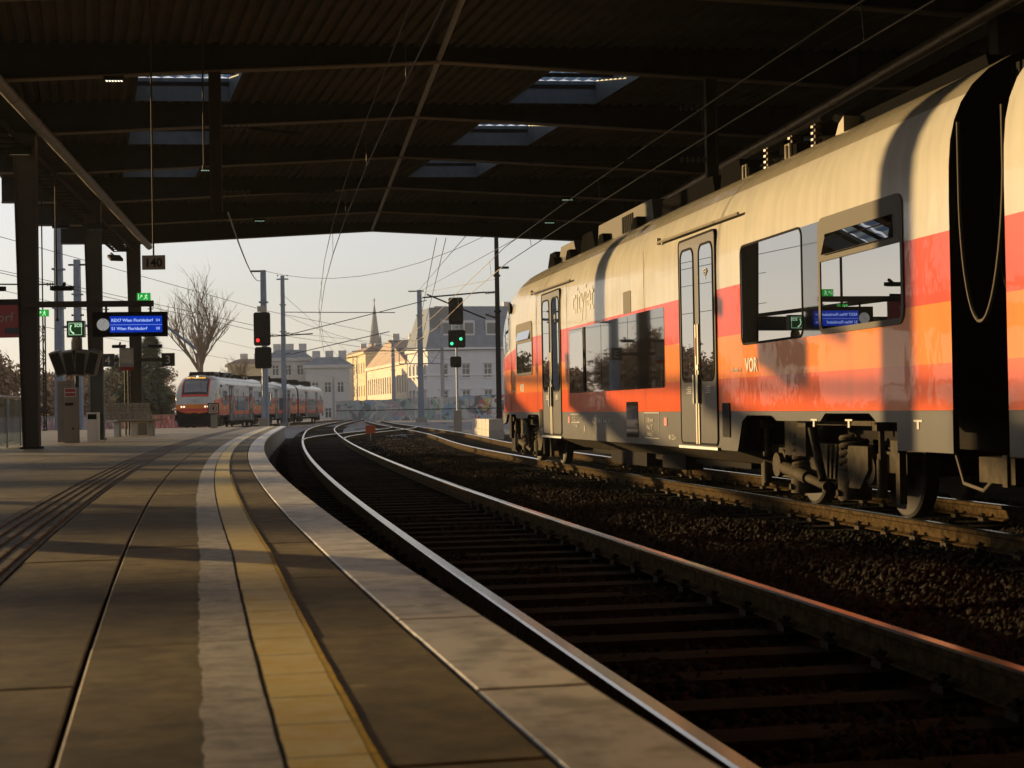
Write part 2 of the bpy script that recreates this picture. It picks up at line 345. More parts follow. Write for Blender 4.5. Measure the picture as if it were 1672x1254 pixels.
def stones(n, pos, smin, smax):
    base = np.array([(1, 0, 0), (-1, 0, 0), (0, 1, 0), (0, -1, 0), (0, 0, 1), (0, 0, -1)], float)
    fc = np.array([(0, 2, 4), (2, 1, 4), (1, 3, 4), (3, 0, 4), (2, 0, 5), (1, 2, 5), (3, 1, 5), (0, 3, 5)])
    sz = RNG.uniform(smin, smax, (n, 1, 1)) * RNG.uniform(.65, 1.25, (n, 1, 3))
    v = (base[None] + RNG.uniform(-.32, .32, (n, 6, 3))) * sz
    a = RNG.uniform(0, 6.28, n); t = RNG.uniform(-.8, .8, n)
    ca, sa, ct, st = np.cos(a)[:, None], np.sin(a)[:, None], np.cos(t)[:, None], np.sin(t)[:, None]
    y = v[..., 1] * ct - v[..., 2] * st; z = v[..., 1] * st + v[..., 2] * ct; x = v[..., 0]
    v = np.stack([x * ca - y * sa, x * sa + y * ca, z], -1) + pos[:, None, :]
    f = (fc[None] + (np.arange(n) * 6)[:, None, None]).reshape(-1, 3)
    me = bpy.data.meshes.new('ballast_stones'); me.vertices.add(n * 6); me.vertices.foreach_set('co', v.reshape(-1))
    me.loops.add(len(f) * 3); me.loops.foreach_set('vertex_index', f.reshape(-1)); me.polygons.add(len(f))
    me.polygons.foreach_set('loop_start', np.arange(0, len(f) * 3, 3)); me.polygons.foreach_set('loop_total', np.full(len(f), 3))
    me.update(); me.validate(); me.materials.append(MATS['stone']); return me
P = []
def scatter(fx, o0, o1, y0, y1, n, dz=0.):
    u = RNG.random(n); yy = y0 + (y1 - y0) * u ** 1.35; oo = RNG.uniform(o0, o1, n)
    for y, o in zip(yy, oo):
        q = off(fx, y, o); P.append((q.x, q.y, bed_z(q.x, q.y) + .012 + dz))
scatter(A_, .85, 3.65, 4, 42, 42000, .005)
scatter(A_, 1.3, 3.3, 9, 24, 9000, .03)
scatter(B_, -.7, .7, 9, 40, 12000, .0)
scatter(B_, .8, 2.4, 12, 40, 6000)
scatter(A_, -.7, .7, 4, 40, 14000, -.005)
scatter(A_, -1.5, -.8, 6, 60, 5000)
scatter(A_, .8, 4, 42, 90, 5000)
P = np.array(P)
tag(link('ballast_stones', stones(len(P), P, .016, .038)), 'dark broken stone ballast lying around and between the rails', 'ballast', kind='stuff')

# ------------------------------------------------------------------ tracks
RP = [(-.0625, -.149), (.0625, -.149), (.0625, -.139), (.012, -.122), (.010, -.050), (.034, -.038), (.035, -.010), (.027, 0.), (-.027, 0.), (-.035, -.010), (-.034, -.038), (-.010, -.050), (-.012, -.122), (-.0625, -.139)]
def rail(fx, o, y0, y1, parent):
    ys = [y for y in frange(y0, min(y1, 60), .8)] + ([y for y in frange(62, y1, 3)] if y1 > 62 else [])
    b = MB(); n = len(RP)
    for y in ys: b.v += [tuple(off(fx, y, o + p[0], p[1])) for p in RP]
    for i in range(len(ys) - 1):
        for k in range(n):
            b.f.append((i * n + k, i * n + (k + 1) % n, (i + 1) * n + (k + 1) % n, (i + 1) * n + k)); b.m.append(1 if k in (6, 7, 8) else 0)
    b.f += [tuple(range(n)), tuple(range((len(ys) - 1) * n, len(ys) * n))]; b.m += [0, 0]
    return b.build('rail', ['rail_side', 'rail_head'], parent)
SL = MB(); SL.box(-1.25, 1.25, -.13, .13, -.36, -.166)
SL.v = [(x, y * (1 if z < -.2 else .88), z) for x, y, z in SL.v]
sleeper_mesh = SL.build('sleeper', 'sleeper').data; bpy.data.objects.remove(bpy.data.objects['sleeper'])
CL = MB()
for s in (-1, 1):
    CL.box(s * .075 - .03, s * .075 + .03, -.055, .055, -.166, -.135); CL.tube([(s * .06, -.06, -.13), (s * .10, -.03, -.115), (s * .055, 0, -.10), (s * .10, .03, -.115), (s * .06, .06, -.13)], .009, 5)
    CL.lathe([(.017, -.135), (.017, -.095), (.010, -.085)], (s * .085, 0, 0), n=6)
clip_mesh = CL.build('rail_clip', 'clip').data; bpy.data.objects.remove(bpy.data.objects['rail_clip'])
def track(name, fx, y0, y1, s0, s1, clips=None, step=.62):
    t = bpy.data.objects.new(name, None); COL.objects.link(t); tag(t, kind='structure')
    for o in (-.7525, .7525): rail(fx, o, y0, y1, t)
    far = MB()
    for y in frange(s0, s1, step):
        q = off(fx, y, 0); s = (fx(y + .1) - fx(y - .1)) / .2
        if y < 55:
            o = link('sleeper', sleeper_mesh, t, (q.x, q.y, random.uniform(-.006, .004))); o.rotation_euler = (0, 0, -math.atan(s) + random.uniform(-.01, .01))
            if clips and clips[0] < y < clips[1]:
                for c in (-.7525, .7525): link('rail_clip', clip_mesh, o, (c, 0, 0))
        else:
            M = Matrix.Translation(q) @ Matrix.Rotation(-math.atan(s), 4, 'Z'); far.box(-1.25, 1.25, -.12, .12, -.36, -.17, 0, M)
    if far.v: tag(far.build('far_sleepers', 'sleeper', t), kind='stuff')
    return t
track('railway_track', A_, -6, 235, -4, 130, (4, 20))
track('railway_track', B_, -6, 235, 6, 130, (9, 32))
track('railway_track', C_, 60, 104, 61, 103)
track('railway_track', D_, 70, 235, 75, 130)

# ------------------------------------------------------------------ platform
PZ = .40; PEND = 73.0
def strip(o0, o1, ys, z0, z1=None):
    b = MB()
    for y in ys: b.v += [tuple(off(E_, y, o0, z0)), tuple(off(E_, y, o1, z0))] if z1 is None else [tuple(off(E_, y, o0, z0)), tuple(off(E_, y, o1, z0)), tuple(off(E_, y, o1, z1)), tuple(off(E_, y, o0, z1))]
    k = 2 if z1 is None else 4
    for i in range(len(ys) - 1):
        for j in (range(1) if k == 2 else range(4)):
            b.f.append((i * k + j, i * k + (j + 1) % k, (i + 1) * k + (j + 1) % k, (i + 1) * k + j)); b.m.append(0)
    if k == 4: n = (len(ys) - 1) * 4; b.f += [(0, 1, 2, 3), (n, n + 1, n + 2, n + 3)]; b.m += [0, 0]
    return b
plat = strip(-10.3, -.05, frange(-9, PEND, 1.), -.5, PZ - .045).build('platform', ['concrete', 'joint']); tag(plat, kind='structure')
me = plat.data
for p in me.polygons:
    if p.normal.z > .5: p.material_index = 1
def slab(name, m, o0, o1, y0, y1, gap=.006, dz=0.):
    b = MB(); z0 = PZ - .05; z1 = PZ + dz
    ys = [y0 + gap, y1 - gap]
    vs = []
    for z in (z0, z1 - .004, z1):
        i = .004 if z == z1 else 0
        vs += [off(E_, ys[0] + i, -o0 - gap - i, z), off(E_, ys[1] - i, -o0 - gap - i, z), off(E_, ys[1] - i, -o1 + gap + i, z), off(E_, ys[0] + i, -o1 + gap + i, z)]
    fs = [(3, 2, 1, 0), (8, 9, 10, 11)] + [(a + k, a + (k + 1) % 4, a + 4 + (k + 1) % 4, a + 4 + k) for a in (0, 4) for k in range(4)]
    b.add(vs, fs); return b
rest = MB()
def lay(name, m, o0, o1, y0, y1, L, lim, stag=0.):
    y = y0 - stag
    while y < y1:
        b = slab(name, m, o0, o1, y, min(y + L, y1), dz=random.uniform(-.0015, .0015) if y < 40 else 0.)
        c = off(E_, y + L / 2, -(o0 + o1) / 2)
        if lim[0] < y < lim[1] and c.x / max(c.y, .1) > -.40: b.build(name, m, plat)
        elif m == 'paving': rest.add(b.v, b.f)
        else: far_edge.add(b.v, b.f)
        y += L
far_edge = MB()
for (o0, o1, L, st) in [(.26, 1.1, 1.6, .3), (1.1, 1.5, 1.6, .9), (1.87, 3.07, 1.6, .2), (3.07, 4.27, 1.6, 1.0), (4.27, 5.47, 1.6, .4), (5.47, 6.67, 1.6, 1.2), (6.67, 7.87, 1.6, .1), (7.87, 9.07, 1.6, .7), (9.07, 10.3, 1.6, .5)]:
    lay('paving_slab', 'paving', o0, o1, -8, PEND, L, (1.0, 42), st)
lay('edge_stone', 'coping', 0., .26, -8, PEND, 1.2, (1., 73), .4)
tag(rest.build('far_paving', 'paving', plat), kind='stuff')
if far_edge.v: tag(far_edge.build('hidden_edge', 'coping', plat), kind='stuff')
# tactile guide strip: ribbed tiles
tf = MB(); y = 3.0
while y < PEND - 3:
    b = slab('t', 't', 1.5, 1.87, y, y + .42, gap=.004)
    for k in range(5):
        o = 1.535 + k * .072
        a0, a1, c0, c1 = off(E_, y + .012, -o, PZ), off(E_, y + .408, -o, PZ), off(E_, y + .012, -o - .032, PZ), off(E_, y + .408, -o - .032, PZ)
        up = Vector((0, 0, .009)); b.add([a0 - up * .3, a1 - up * .3, c1 - up * .3, c0 - up * .3, a0 + up, a1 + up, c1 + up, c0 + up], [(4, 5, 6, 7), (0, 1, 5, 4), (3, 7, 6, 2), (0, 4, 7, 3), (1, 2, 6, 5)])
    if 4.5 < y < 36: b.build('tactile_tile', 'tactile', plat)
    else: tf.add(b.v, b.f)
    y += .42
tag(tf.build('far_tactile_tiles', 'tactile', plat), kind='stuff')
# painted lines: the yellow line, the worn white line beside it, and the crisp yellow border
def paint(name, m, o0, o1, z, jag0, jag1, lab, y0=1.2, y1=PEND - .3):
    b = MB(); y = y0; a0 = a1 = 0.
    while y < y1:
        L = .30; sub = 10 if y < 14 else 3; pts = []
        for i in range(sub + 1):
            yy = y + .003 + (L - .006) * i / sub
            a0 = .6 * a0 + random.uniform(-jag0, jag0); a1 = .6 * a1 + random.uniform(-jag1, jag1); sh = .075 * min(1, max(0, (7.2 - yy) / 4.5))
            pts += [off(E_, yy, -(o0 + a0 + sh), z), off(E_, yy, -(o1 + a1 + sh), z)]
        b.add(pts, [(2 * i, 2 * i + 1, 2 * i + 3, 2 * i + 2) for i in range(sub)]); y += L
    return tag(b.build(name, m, plat), lab)
paint('yellow_line', 'paint_yellow', .492, .635, PZ + .005, .0008, .0012, 'yellow painted safety line along the platform edge')
paint('white_line', 'paint_white', .645, .775, PZ + .005, .001, .004, 'worn white line beside the yellow safety line')
paint('line_border', 'paint_edge', .476, .490, PZ + .0045, .001, .001, 'crisp bright yellow border of the safety line', 1.2, 16)
# ------------------------------------------------------------------ canopy over the tracks
canopy = thing('station_canopy', 'dark steel canopy with corrugated deck and haunched cross beams spanning the tracks', 'canopy', (-1.11, 27.0, 0), math.atan(.128))
BY = 5.09; KS = range(-18, 6)
def zb(x):  # underside of the cross beams
    return 6.70 - .052 * min(abs(x), 7.0)
ZD = 6.93
for k in KS:
    y = BY * k; b = MB()
    xs = [-9.6, -7.1, 0, 7.1, 24.0]
    b.prism([(x, zb(x)) for x in xs] + [(24.0, ZD + .062), (-9.6, ZD + .062)], y - .009, y + .009)
    fl_ = MB()
    for x0, x1 in zip(xs, xs[1:]): fl_.bar((x0, y, zb(x0) - .012), (x1, y, zb(x1) - .012), .20, .024)
    for x in (-7.1, -3.6, 0, 3.6, 7.1): b.box(x - .006, x + .006, y - .09, y + .09, zb(x), ZD)
    cb_ = b.build('cross_beam', 'steel_dark', canopy); fl_.build('flange_lit', 'flange_lit', cb_)
SH = .125                                   # the deck sheets and skylights run a little askew to the ridge
def sx(s, y): return s - SH * (y - 2.7)
def corr(s0, s1, y0, y1, name='deck_sheet'):
    b = MB(); ss = []; p = .21; s = s0; i = 0
    prof = [(0, 0), (.075, 0), (.105, .05), (.18, .05)]
    while s < s1:
        for dx, dz in prof:
            if s + dx < s1: ss.append((s + dx, dz))
        s += p
    ss.append((s1, 0))
    for yy in (y0, y1): b.v += [(sx(a, yy), yy, ZD + .004 + dz + .004 * 0) for a, dz in ss]
    n = len(ss); b.f = [(i, i + 1, n + i + 1, n + i) for i in range(n - 1)]; b.m = [0] * len(b.f)
    return b.build(name, 'deck', canopy)
for k in KS:
    y0, y1 = BY * k, BY * (k + 1)
    if k == 5: y1 = y0 + .35
    ym = (y0 + y1) / 2; sl_, sr_ = -9.3 + SH * (ym - 2.7), 24.2 + SH * (ym - 2.7)
    holes = ([(-5.08, -3.32), (2.0, 3.72)] if k in (0, 1, 2) else []) + ([(9.6, 11.4)] if -4 <= k <= 1 else [])
    ed_ = [sl_] + [e for h_ in holes for e in h_] + [sr_]
    for a, c in zip(ed_[::2], ed_[1::2]): corr(a, c, y0 + .01, y1 - .01)
    for a, c in holes:
        u0, u1 = y0 + .35, y1 - .35
        corr(a, c, y0 + .01, u0); corr(a, c, u1, y1 - .01)
        fr = MB(); h = .42
        for (p, q) in (((a, u0), (a, u1)), ((c, u0), (c, u1)), ((a, u0), (c, u0)), ((a, u1), (c, u1))):
            P0 = (sx(p[0], p[1]), p[1]); P1 = (sx(q[0], q[1]), q[1])
            fr.add([(*P0, ZD - .02), (*P1, ZD - .02), (*P1, ZD + h), (*P0, ZD + h)], [(0, 1, 2, 3)])
        f = fr.build('skylight', 'galv_blue', canopy)
        n = 4; dl = (u1 - u0) / n
        for j in range(n):      # stepped translucent sheets with open ribbed laps between them
            gl = MB(); w0, w1 = u0 + dl * j, u0 + dl * (j + 1); zz0, zz1 = ZD + h - .05, ZD + h + .0
            m = 14
            for i in range(m + 1):
                s = a + (c - a) * i / m; rib = .03 * (i % 2)
                gl.v += [(sx(s, w0), w0, zz0 + rib), (sx(s, w1), w1, zz1 + rib)]
            gl.f = [(2 * i, 2 * i + 2, 2 * i + 3, 2 * i + 1) for i in range(m)]; gl.m = [0] * m
            gl.build('skylight_pane', 'skylight_sheet', f)
            bb = MB(); bb.bar((sx(a, w1), w1, zz0 - .06), (sx(c, w1), w1, zz0 - .06), .05, .07); bb.build('purlin', 'steel_dark', f)
b = MB(); b.tube([(0, -90, 6.73), (0, 25.5, 6.73)], .045, 10); b.build('ridge_pipe', 'pipe', canopy, smooth=True)
for x in (-6.95, 7.0):
    b = MB(); b.tube([(x, -90, 6.26), (x, 25.7, 6.26)], .105, 14)
    for yy in frange(-40, 24, 2.6): b.tube([(x, yy, 6.26), (x, yy + .05, 6.26)], .112, 14)
    for yy in frange(-33, 24, 5.09): b.bar((x, yy, 6.26), (x - math.copysign(.45, x) * -1, yy, 6.5), .03, .03)
    b.build('drain_pipe', 'pipe', canopy, smooth=True)
b = MB()                                    # cable tray beside the left drain pipe
for x in (-7.95, -7.35): b.box(x - .012, x + .012, -36, 25, 6.02, 6.12)
for yy in frange(-36, 25, .62): b.box(-7.94, -7.36, yy - .02, yy + .02, 6.03, 6.06)
b.box(-7.85, -7.5, -36, 25, 6.06, 6.11); b.build('cable_tray', 'steel_dark', canopy)
b = MB(); b.box(-7.6, -7.15, -90, 25.5, 6.36, 6.55); b.build('edge_girder', 'steel_dark', canopy)
b = MB(); b.box(7.25, 7.7, -90, 25.5, 6.34, 6.55); b.build('edge_girder', 'steel_dark', canopy)
# columns: tapered H sections on every second beam
b = MB(); b.box(23.8, 24.1, -92, 26, -.6, ZD); b.build('ambient_block_wall', 'concrete', canopy)  # unseen walls, here and below, added to keep sky light out
b = MB(); b.box(-13.2, -12.9, -92, -19, -.6, ZD); b.build('ambient_block_wall', 'steel_dark', canopy)
b = MB(); b.box(-12.9, 23.8, -92.4, -92, -.6, ZD); b.build('ambient_block_wall', 'steel_dark', canopy)
for k in range(-18, -3): b = MB(); b.box(-13.2, -9.4, BY * k + .02, BY * k + BY - .02, ZD + .02, ZD + .06); b.build('deck_sheet', 'deck', canopy)  # unseen roof strip reaching to the added side wall
for k in (-7, -5, -3, -1, 1, 3, 5):
    for x in (-7.35, 7.55):
        y = BY * k - (.0 if x < 0 else 0); b = MB(); z0 = PZ if x < 0 else -.2; z1 = 6.36
        for t, (wt, wb) in (('l', (-.27, -.15)), ('r', (.15, .145))):
            s = -1 if t == 'l' else 1
            b.add([(x + wb, y - .15, z0), (x + wb, y + .15, z0), (x + wb - s * .022, y + .15, z0), (x + wb - s * .022, y - .15, z0),
                   (x + wt, y - .15, z1), (x + wt, y + .15, z1), (x + wt - s * .022, y + .15, z1), (x + wt - s * .022, y - .15, z1)],
                  [(0, 1, 2, 3), (4, 5, 6, 7), (0, 1, 5, 4), (1, 2, 6, 5), (2, 3, 7, 6), (3, 0, 4, 7)])
        b.add([(x - .13, y - .11, z0), (x + .125, y - .11, z0), (x + .13, y - .11, z1), (x - .25, y - .11, z1), (x - .13, y + .11, z0), (x + .125, y + .11, z0), (x + .13, y + .11, z1), (x - .25, y + .11, z1)], [(0, 1, 2, 3), (4, 5, 6, 7), (0, 1, 5, 4), (1, 2, 6, 5), (2, 3, 7, 6), (3, 0, 4, 7)])
        c = b.build('column', 'steel_brown', canopy)
        q = MB(); q.box(x - .19, x + .19, y - .2, y + .2, z0, z0 + .04); q.build('base_plate', 'steel_dark', c)
CM = canopy.matrix_basis if False else Matrix.Translation((-1.11, 27.0, 0)) @ Matrix.Rotation(math.atan(.128), 4, 'Z')
def cw(x, y, z=0.): return CM @ Vector((x, y, z))
CRZ = math.atan(.128)
# lamps under the beams
for i, (x, k, where) in enumerate([(-5.2, 0, 'the beam with the hanging catenary posts'), (-4.3, 2, 'the fourth beam from the open end'), (-3.4, 4, 'the second beam from the open end'), (4.6, 3, 'the third beam above the train side'), (4.9, 4, 'the second beam above the train nose')]):
    lp = thing('ceiling_lamp', 'small flat lamp with lit dots under ' + where, 'lamp', cw(x, BY * k - .02, zb(x) - .03), CRZ, 'small lamps under the canopy beams')
    b = MB(); b.box(-.16, .16, -.09, .09, -.06, 0); b.build('housing', 'steel_dark', lp)
    b = MB()
    for j in range(6): b.box(-.13 + j * .046, -.10 + j * .046, -.05, .05, -.064, -.060)
    b.build('diffuser', 'lamp_white' if i == 0 else 'lamp_cool', lp)
# floodlights on the columns
def flood(name, lab, loc, rz, m, tilt=.35):
    t = thing(name, lab, 'floodlight', loc, rz, 'floodlights at the canopy columns')
    b = MB(); M = Matrix.Rotation(tilt, 4, 'X'); b.box(-.20, .20, -.28, .02, -.05, .03, 0, M); b.build('housing', 'steel_dark', t)
    b = MB(); b.box(-.17, .17, -.25, -.01, -.058, -.052, 0, M); b.build('lens', m, t)
    b = MB(); b.bar((0, 0, 0), (0, .22, .10), .05, .05); b.build('bracket', 'steel_dark', t)
flood('floodlight', 'warm lit floodlight at the head of the column beside the red sign', cw(-7.4, BY - .45, 5.98), CRZ, 'lamp_warm')
flood('floodlight', 'lit floodlight over the face of the column behind the departure board', cw(-7.25, 3 * BY - .45, 5.72), CRZ, 'lamp_cool')
flood('floodlight', 'greenish lit floodlight left of the column behind the departure board', cw(-8.1, 3 * BY - .4, 5.75), CRZ, 'lamp_cool')
flood('floodlight', 'black floodlight tilted out beside the 140 sign', cw(-7.95, 5 * BY - .5, 5.9), CRZ + .5, 'lens_off', .5)

# ------------------------------------------------------------------ catenary posts hanging from the canopy
def insulator(b, a, c, r=.05, n=5):
    a = Vector(a); c = Vector(c); b.tube([a, c], r * .45, 8)
    for i in range(n):
        p = a.lerp(c, (i + .5) / n); d = (c - a).normalized() * .012; b.tube([p - d, p + d], r, 10)
def hang_post(name, lab, x, k, z0, side, arms):
    t = thing(name, lab, 'catenary post', cw(x, BY * k, z0), CRZ, 'catenary posts hanging from the canopy')
    b = MB(); h = zb(x) - z0; 
    for s in (-1, 1): b.box(s * .085 - .012, s * .085 + .012, -.08, .08, 0, h)
    b.box(-.08, .08, -.012, .012, 0, h); b.build('post', 'steel_brown', t)
    for (za, L, zc) in arms:
        a = MB(); a.tube([(side * .55, 0, za), (side * L, 0, zc)], .022, 8); arm = a.build('cantilever_arm', 'steel_dark', t)
        a = MB(); insulator(a, (side * .08, 0, za), (side * .55, 0, za)); a.build('insulator', 'insul', arm)
hang_post('catenary_post', 'dark post hanging from the roof beam above the empty track', -3.62, 0, 4.25, 1, [(.30, 1.9, .33), (1.35, 1.4, 1.25)])
hang_post('catenary_post', 'dark post hanging from the roof beam above the standing train', 4.55, 0, 4.75, -1, [(.35, 3.1, .30), (1.22, 2.3, 1.16)])
# ------------------------------------------------------------------ signs on the columns
def departure_sign(lab, loc, rz, with_text=True, grp='departure boards on column brackets'):
    """bracket bar with a two-line display and clock under it and an exit sign on top; x to the track, faces -y"""
    t = thing('departure_board', lab, 'departure board', loc, rz, grp)
    b = MB(); b.box(-.06, 2.30, -.05, .05, -.055, .055); b.build('bracket_bar', 'steel_brown', t)
    for x in (1.42, 2.24):
        h = MB(); h.tube([(x, 0, -.16), (x, 0, -.05)], .022, 8); h.box(x - .05, x + .05, -.03, .03, -.11, -.095); h.build('hanger', 'steel_dark', t)
    c = MB(); c.box(1.18, 2.55, -.11, .11, -.62, -.16); case = c.build('display_case', 'black', t)
    s = MB(); s.box(1.50, 2.46, -.114, -.111, -.545, -.24); sc = s.build('screen', 'screen_blue', case)
    s = MB(); s.lathe([(.115, -.003), (.115, .003)], (1.375, -.114, -.395), 'Y', 28); s.build('clock', 'clock_face', case)
    s = MB()
    for k in range(12):
        a = k * math.pi / 6; s.bar((1.375 + .09 * math.sin(a), -.1185, -.395 + .09 * math.cos(a)), (1.375 + .108 * math.sin(a), -.1185, -.395 + .108 * math.cos(a)), .012, .002)
    s.bar((1.375, -.119, -.395), (1.375 - .055, -.119, -.395 - .03), .014, .002); s.bar((1.375, -.1195, -.395), (1.375 + .04, -.1195, -.395 + .08), .011, .002)
    s.build('clock_hands', 'letter_black', case)
    for i, (l, r) in enumerate((('REX7 Wien Floridsdorf', '04'), ('S1 Wien Floridsdorf', '08'))):
        z = -.345 - i * .155
        text('lettering', l, .080, 'screen_text', case, (1.525, -.1155, z), (1, 0, 0), (0, 0, 1), bold=.0015); text('lettering', r, .078, 'screen_text', case, (2.345, -.1155, z), (1, 0, 0), (0, 0, 1))
    s = MB(); s.box(1.50, 2.46, -.1155, -.1145, -.405, -.400); s.build('divider', 'screen_text', case)
    return t
def exit_sign(lab, loc, rz, w=.25):
    t = thing('exit_sign', lab, 'exit sign', loc, rz, 'lit green exit signs')
    b = MB(); b.box(-w / 2, w / 2, -.03, .03, 0, w * .58); b.build('panel', 'exit_green', t)
    m = MB(); y = -.032
    def st(a, c, th): m.bar((a[0] * w, y, a[1] * w), (c[0] * w, y, c[1] * w), th * w, .003, 0, (0, 1, 0))
    m.lathe([(.035 * w, -.002), (.035 * w, .002)], (.20 * w, y, .47 * w), 'Y', 10)
    st((.15, .25), (.18, .42), .07); st((.15, .26), (.06, .12), .05); st((.06, .12), (-.02, .10), .045); st((.16, .26), (.26, .18), .05); st((.26, .18), (.24, .06), .045); st((.18, .40), (.30, .33), .035); st((.17, .40), (.06, .34), .035)
    m.box(-.40 * w, -.36 * w, y - .002, y + .002, .08 * w, .5 * w); st((-.3, .18), (-.12, .40), .05); st((-.12, .40), (-.12, .28), .045); st((-.12, .40), (-.24, .40), .045)
    m.build('pictogram', 'exit_white', t)
    if loc[2] > 3.18: m = MB(); m.tube([(0, 0, w * .5), (0, 0, 3.0)], .015, 6); m.build('rod', 'steel_dark', t)
p1 = cw(-7.35, BY - .22, 0)
departure_sign('blue departure board with round clock hanging under a bar from the column', (p1.x, p1.y, 3.10), CRZ)
q = cw(-7.35 + 2.12, BY - .22); exit_sign('green exit sign standing on the bar above the departure board', (q.x, q.y, 3.155), CRZ)
departure_sign('departure board that throws its shadow on the red train side', (-10.45, 24.0, 3.55), 0)
exit_sign('green exit sign half hidden behind the first column', (-10.28, 36.3, 3.2), 0, .26)
# red destination sign at the left
t = thing('station_sign', 'dark red sign with pale lettering behind the first column', 'sign', (-10.8, 33.6, 2.62), 0)
b = MB(); b.box(-1.0, .95, -.05, .05, 0, .66); b.build('panel', 'sign_red', t); text('lettering', 'dorf', .27, 'letter_grey', t, (.70, -.054, .32), (1, 0, 0), (0, 0, 1), align='RIGHT')
b = MB(); b.box(.52, .84, -.054, -.051, .07, .20); b.build('pictogram_field', 'sign_dark', t); b = MB(); b.box(-1, .9, -.03, .03, .66, .78); b.build('mounting_rail', 'steel_dark', t)
# bracket bar with platform numbers at the third column
t = thing('platform_number_sign', 'pale bar on the last column carrying the dark number plates 4 and 3', 'platform sign', (*cw(-7.35, 5 * BY - .3)[:2], 2.70), CRZ)
b = MB(); b.box(-1.0, .95, -.04, .04, -.05, .05); b.build('bracket_bar', 'steel_brown', t)
for x, n in ((-.84, '4'), (.98, '3')):
    b = MB(); b.box(x - .2, x + .2, -.07, .07, -.2, .2); pl = b.build('number_plate', 'sign_dark', t); text('number', n, .36, 'letter_white', pl, (x, -.073, -.125), (1, 0, 0), (0, 0, 1), align='CENTER')
for i, x in enumerate((-.5, .6)):
    flood('platform_light', ['dark flat lamp left of the last column above the number 4', 'dark flat lamp right of the last column above the number 3'][i], cw(-7.35 + x, 5 * BY - .2, 3.15), CRZ, 'lens_off', .1)
for i, x in enumerate((-.62, .62)):
    flood('platform_light', ['dark flat lamp on the left flank of the first column', 'dark flat lamp on the right flank of the first column'][i], cw(-7.35 + x, BY - .1, 3.42), CRZ, 'lens_off', .06)
# hanging number sign
t = thing('stop_position_sign', 'small beige plate reading 140 hanging on a thin rod', 'sign', (-4.96, 23.0, 3.02), 0)
b = MB(); b.box(-.16, .16, -.012, .012, 0, .20); b.build('plate', 'sign_beige', t); text('number', '140', .165, 'letter_black', t, (0, -.014, .042), (1, 0, 0), (0, 0, 1), align='CENTER', bold=.004)
b = MB(); b.tube([(0, 0, .2), (0, 0, 3.92)], .013, 8); b.build('rod', 'steel_brown', t)
t = thing('hanging_rod', 'thin bare rod hanging from the roof left of the catenary post', 'rod', (-4.35, 23.6, 4.55), 0); b = MB(); b.tube([(0, 0, 0), (0, 0, 2.38)], .012, 8); b.tube([(0, 0, 0), (0, 0, -.06)], .025, 8); b.build('rod', 'steel_brown', t)
t = thing('hanging_rod', 'thin rod hanging between the first two columns', 'rod', (-9.72, 35.4, 3.1), 0); b = MB(); b.tube([(0, 0, 0), (0, 0, 3.3)], .02, 8); b.tube([(0, 0, 0), (0, 0, -.06)], .035, 8); b.build('rod', 'steel_brown', t)

# ------------------------------------------------------------------ emergency call post with screens
t = thing('emergency_post', 'grey post with a lit green telephone sign and four tilted screens', 'call post', (-10.05, 38.2, PZ), 0)
b = MB(); b.tube([(0, 0, 0), (0, 0, 2.35)], .045, 10); b.build('pole', 'steel_brown', t)
b = MB(); b.box(-.2, .2, -.08, .08, 2.42, 2.80); sg = b.build('sign_box', 'sign_dark', t)
b = MB(); b.box(-.17, .17, -.085, -.081, 2.45, 2.77); b.build('sign_face', 'sos_green', sg)
text('lettering', 'SOS', .105, 'exit_white', sg, (-.02, -.088, 2.655), (1, 0, 0), (0, 0, 1), bold=.002)
b = MB()
b.tube([(-.09, -.088, 2.70), (-.115, -.088, 2.63), (-.10, -.088, 2.56), (-.03, -.088, 2.50)], [.022, .014, .014, .022], 6)
for z in (2.475, 2.745): b.box(-.145, .145, -.0875, -.0855, z - .004, z + .004)
for x in (-.145, .145): b.box(x - .004, x + .004, -.0875, -.0855, 2.475, 2.745)
b.build('telephone_symbol', 'exit_white', sg)
b = MB(); b.lathe([(.09, 0), (.12, .05), (.12, .26), (.09, .32)], (0, 0, 2.1), n=14); b.build('loudspeaker', 'box_beige', t)
for sx_, rr in ((-1, .30), (-1, .10), (1, .12), (1, .30)):
    k = MB(); x0 = sx_ * (.13 if rr < .2 else .40); M = Matrix.Translation((x0, -.05, 1.84)) @ Matrix.Rotation(sx_ * (.30 if rr > .2 else .12), 4, 'Y') @ Matrix.Rotation(.2, 4, 'X')
    k.box(-.12, .12, -.14, .14, -.30, .28, 0, M); sc = k.build('screen_housing', 'box_grey', t)
    k = MB(); k.box(-.10, .10, -.146, -.142, -.26, .24, 0, M); k.build('screen_back', 'steel_dark', sc)
k = MB(); k.box(-.06, .06, -.1, .1, 1.55, 2.1); k.build('mount', 'black', t)
t = thing('ticket_validator', 'slim pale validator box with a red and white notice in front of the call post', 'validator', (-9.86, 37.0, PZ), 0)
b = MB(); b.box(-.14, .14, -.1, .1, 0, 1.24); b.build('housing', 'box_beige', t); b = MB(); b.box(-.13, .13, -.106, -.101, 1.03, 1.23); nt_ = b.build('notice', 'letter_white', t)
b = MB(); b.box(-.115, .115, -.109, -.107, 1.14, 1.21); b.box(-.115, .115, -.109, -.107, 1.05, 1.115); b.build('notice_print', 'sign_red', nt_)
b = MB(); b.box(-.12, .06, -.112, -.102, .84, .90); b.build('slot', 'black', t); b = MB(); b.lathe([(.022, -.004), (.022, .004)], (.05, -.104, .32), 'Y', 10); b.build('lock', 'black', t)
t = thing('equipment_cabinet', 'tall narrow beige cabinet beside the call post', 'cabinet', (-10.42, 38.6, PZ), 0)
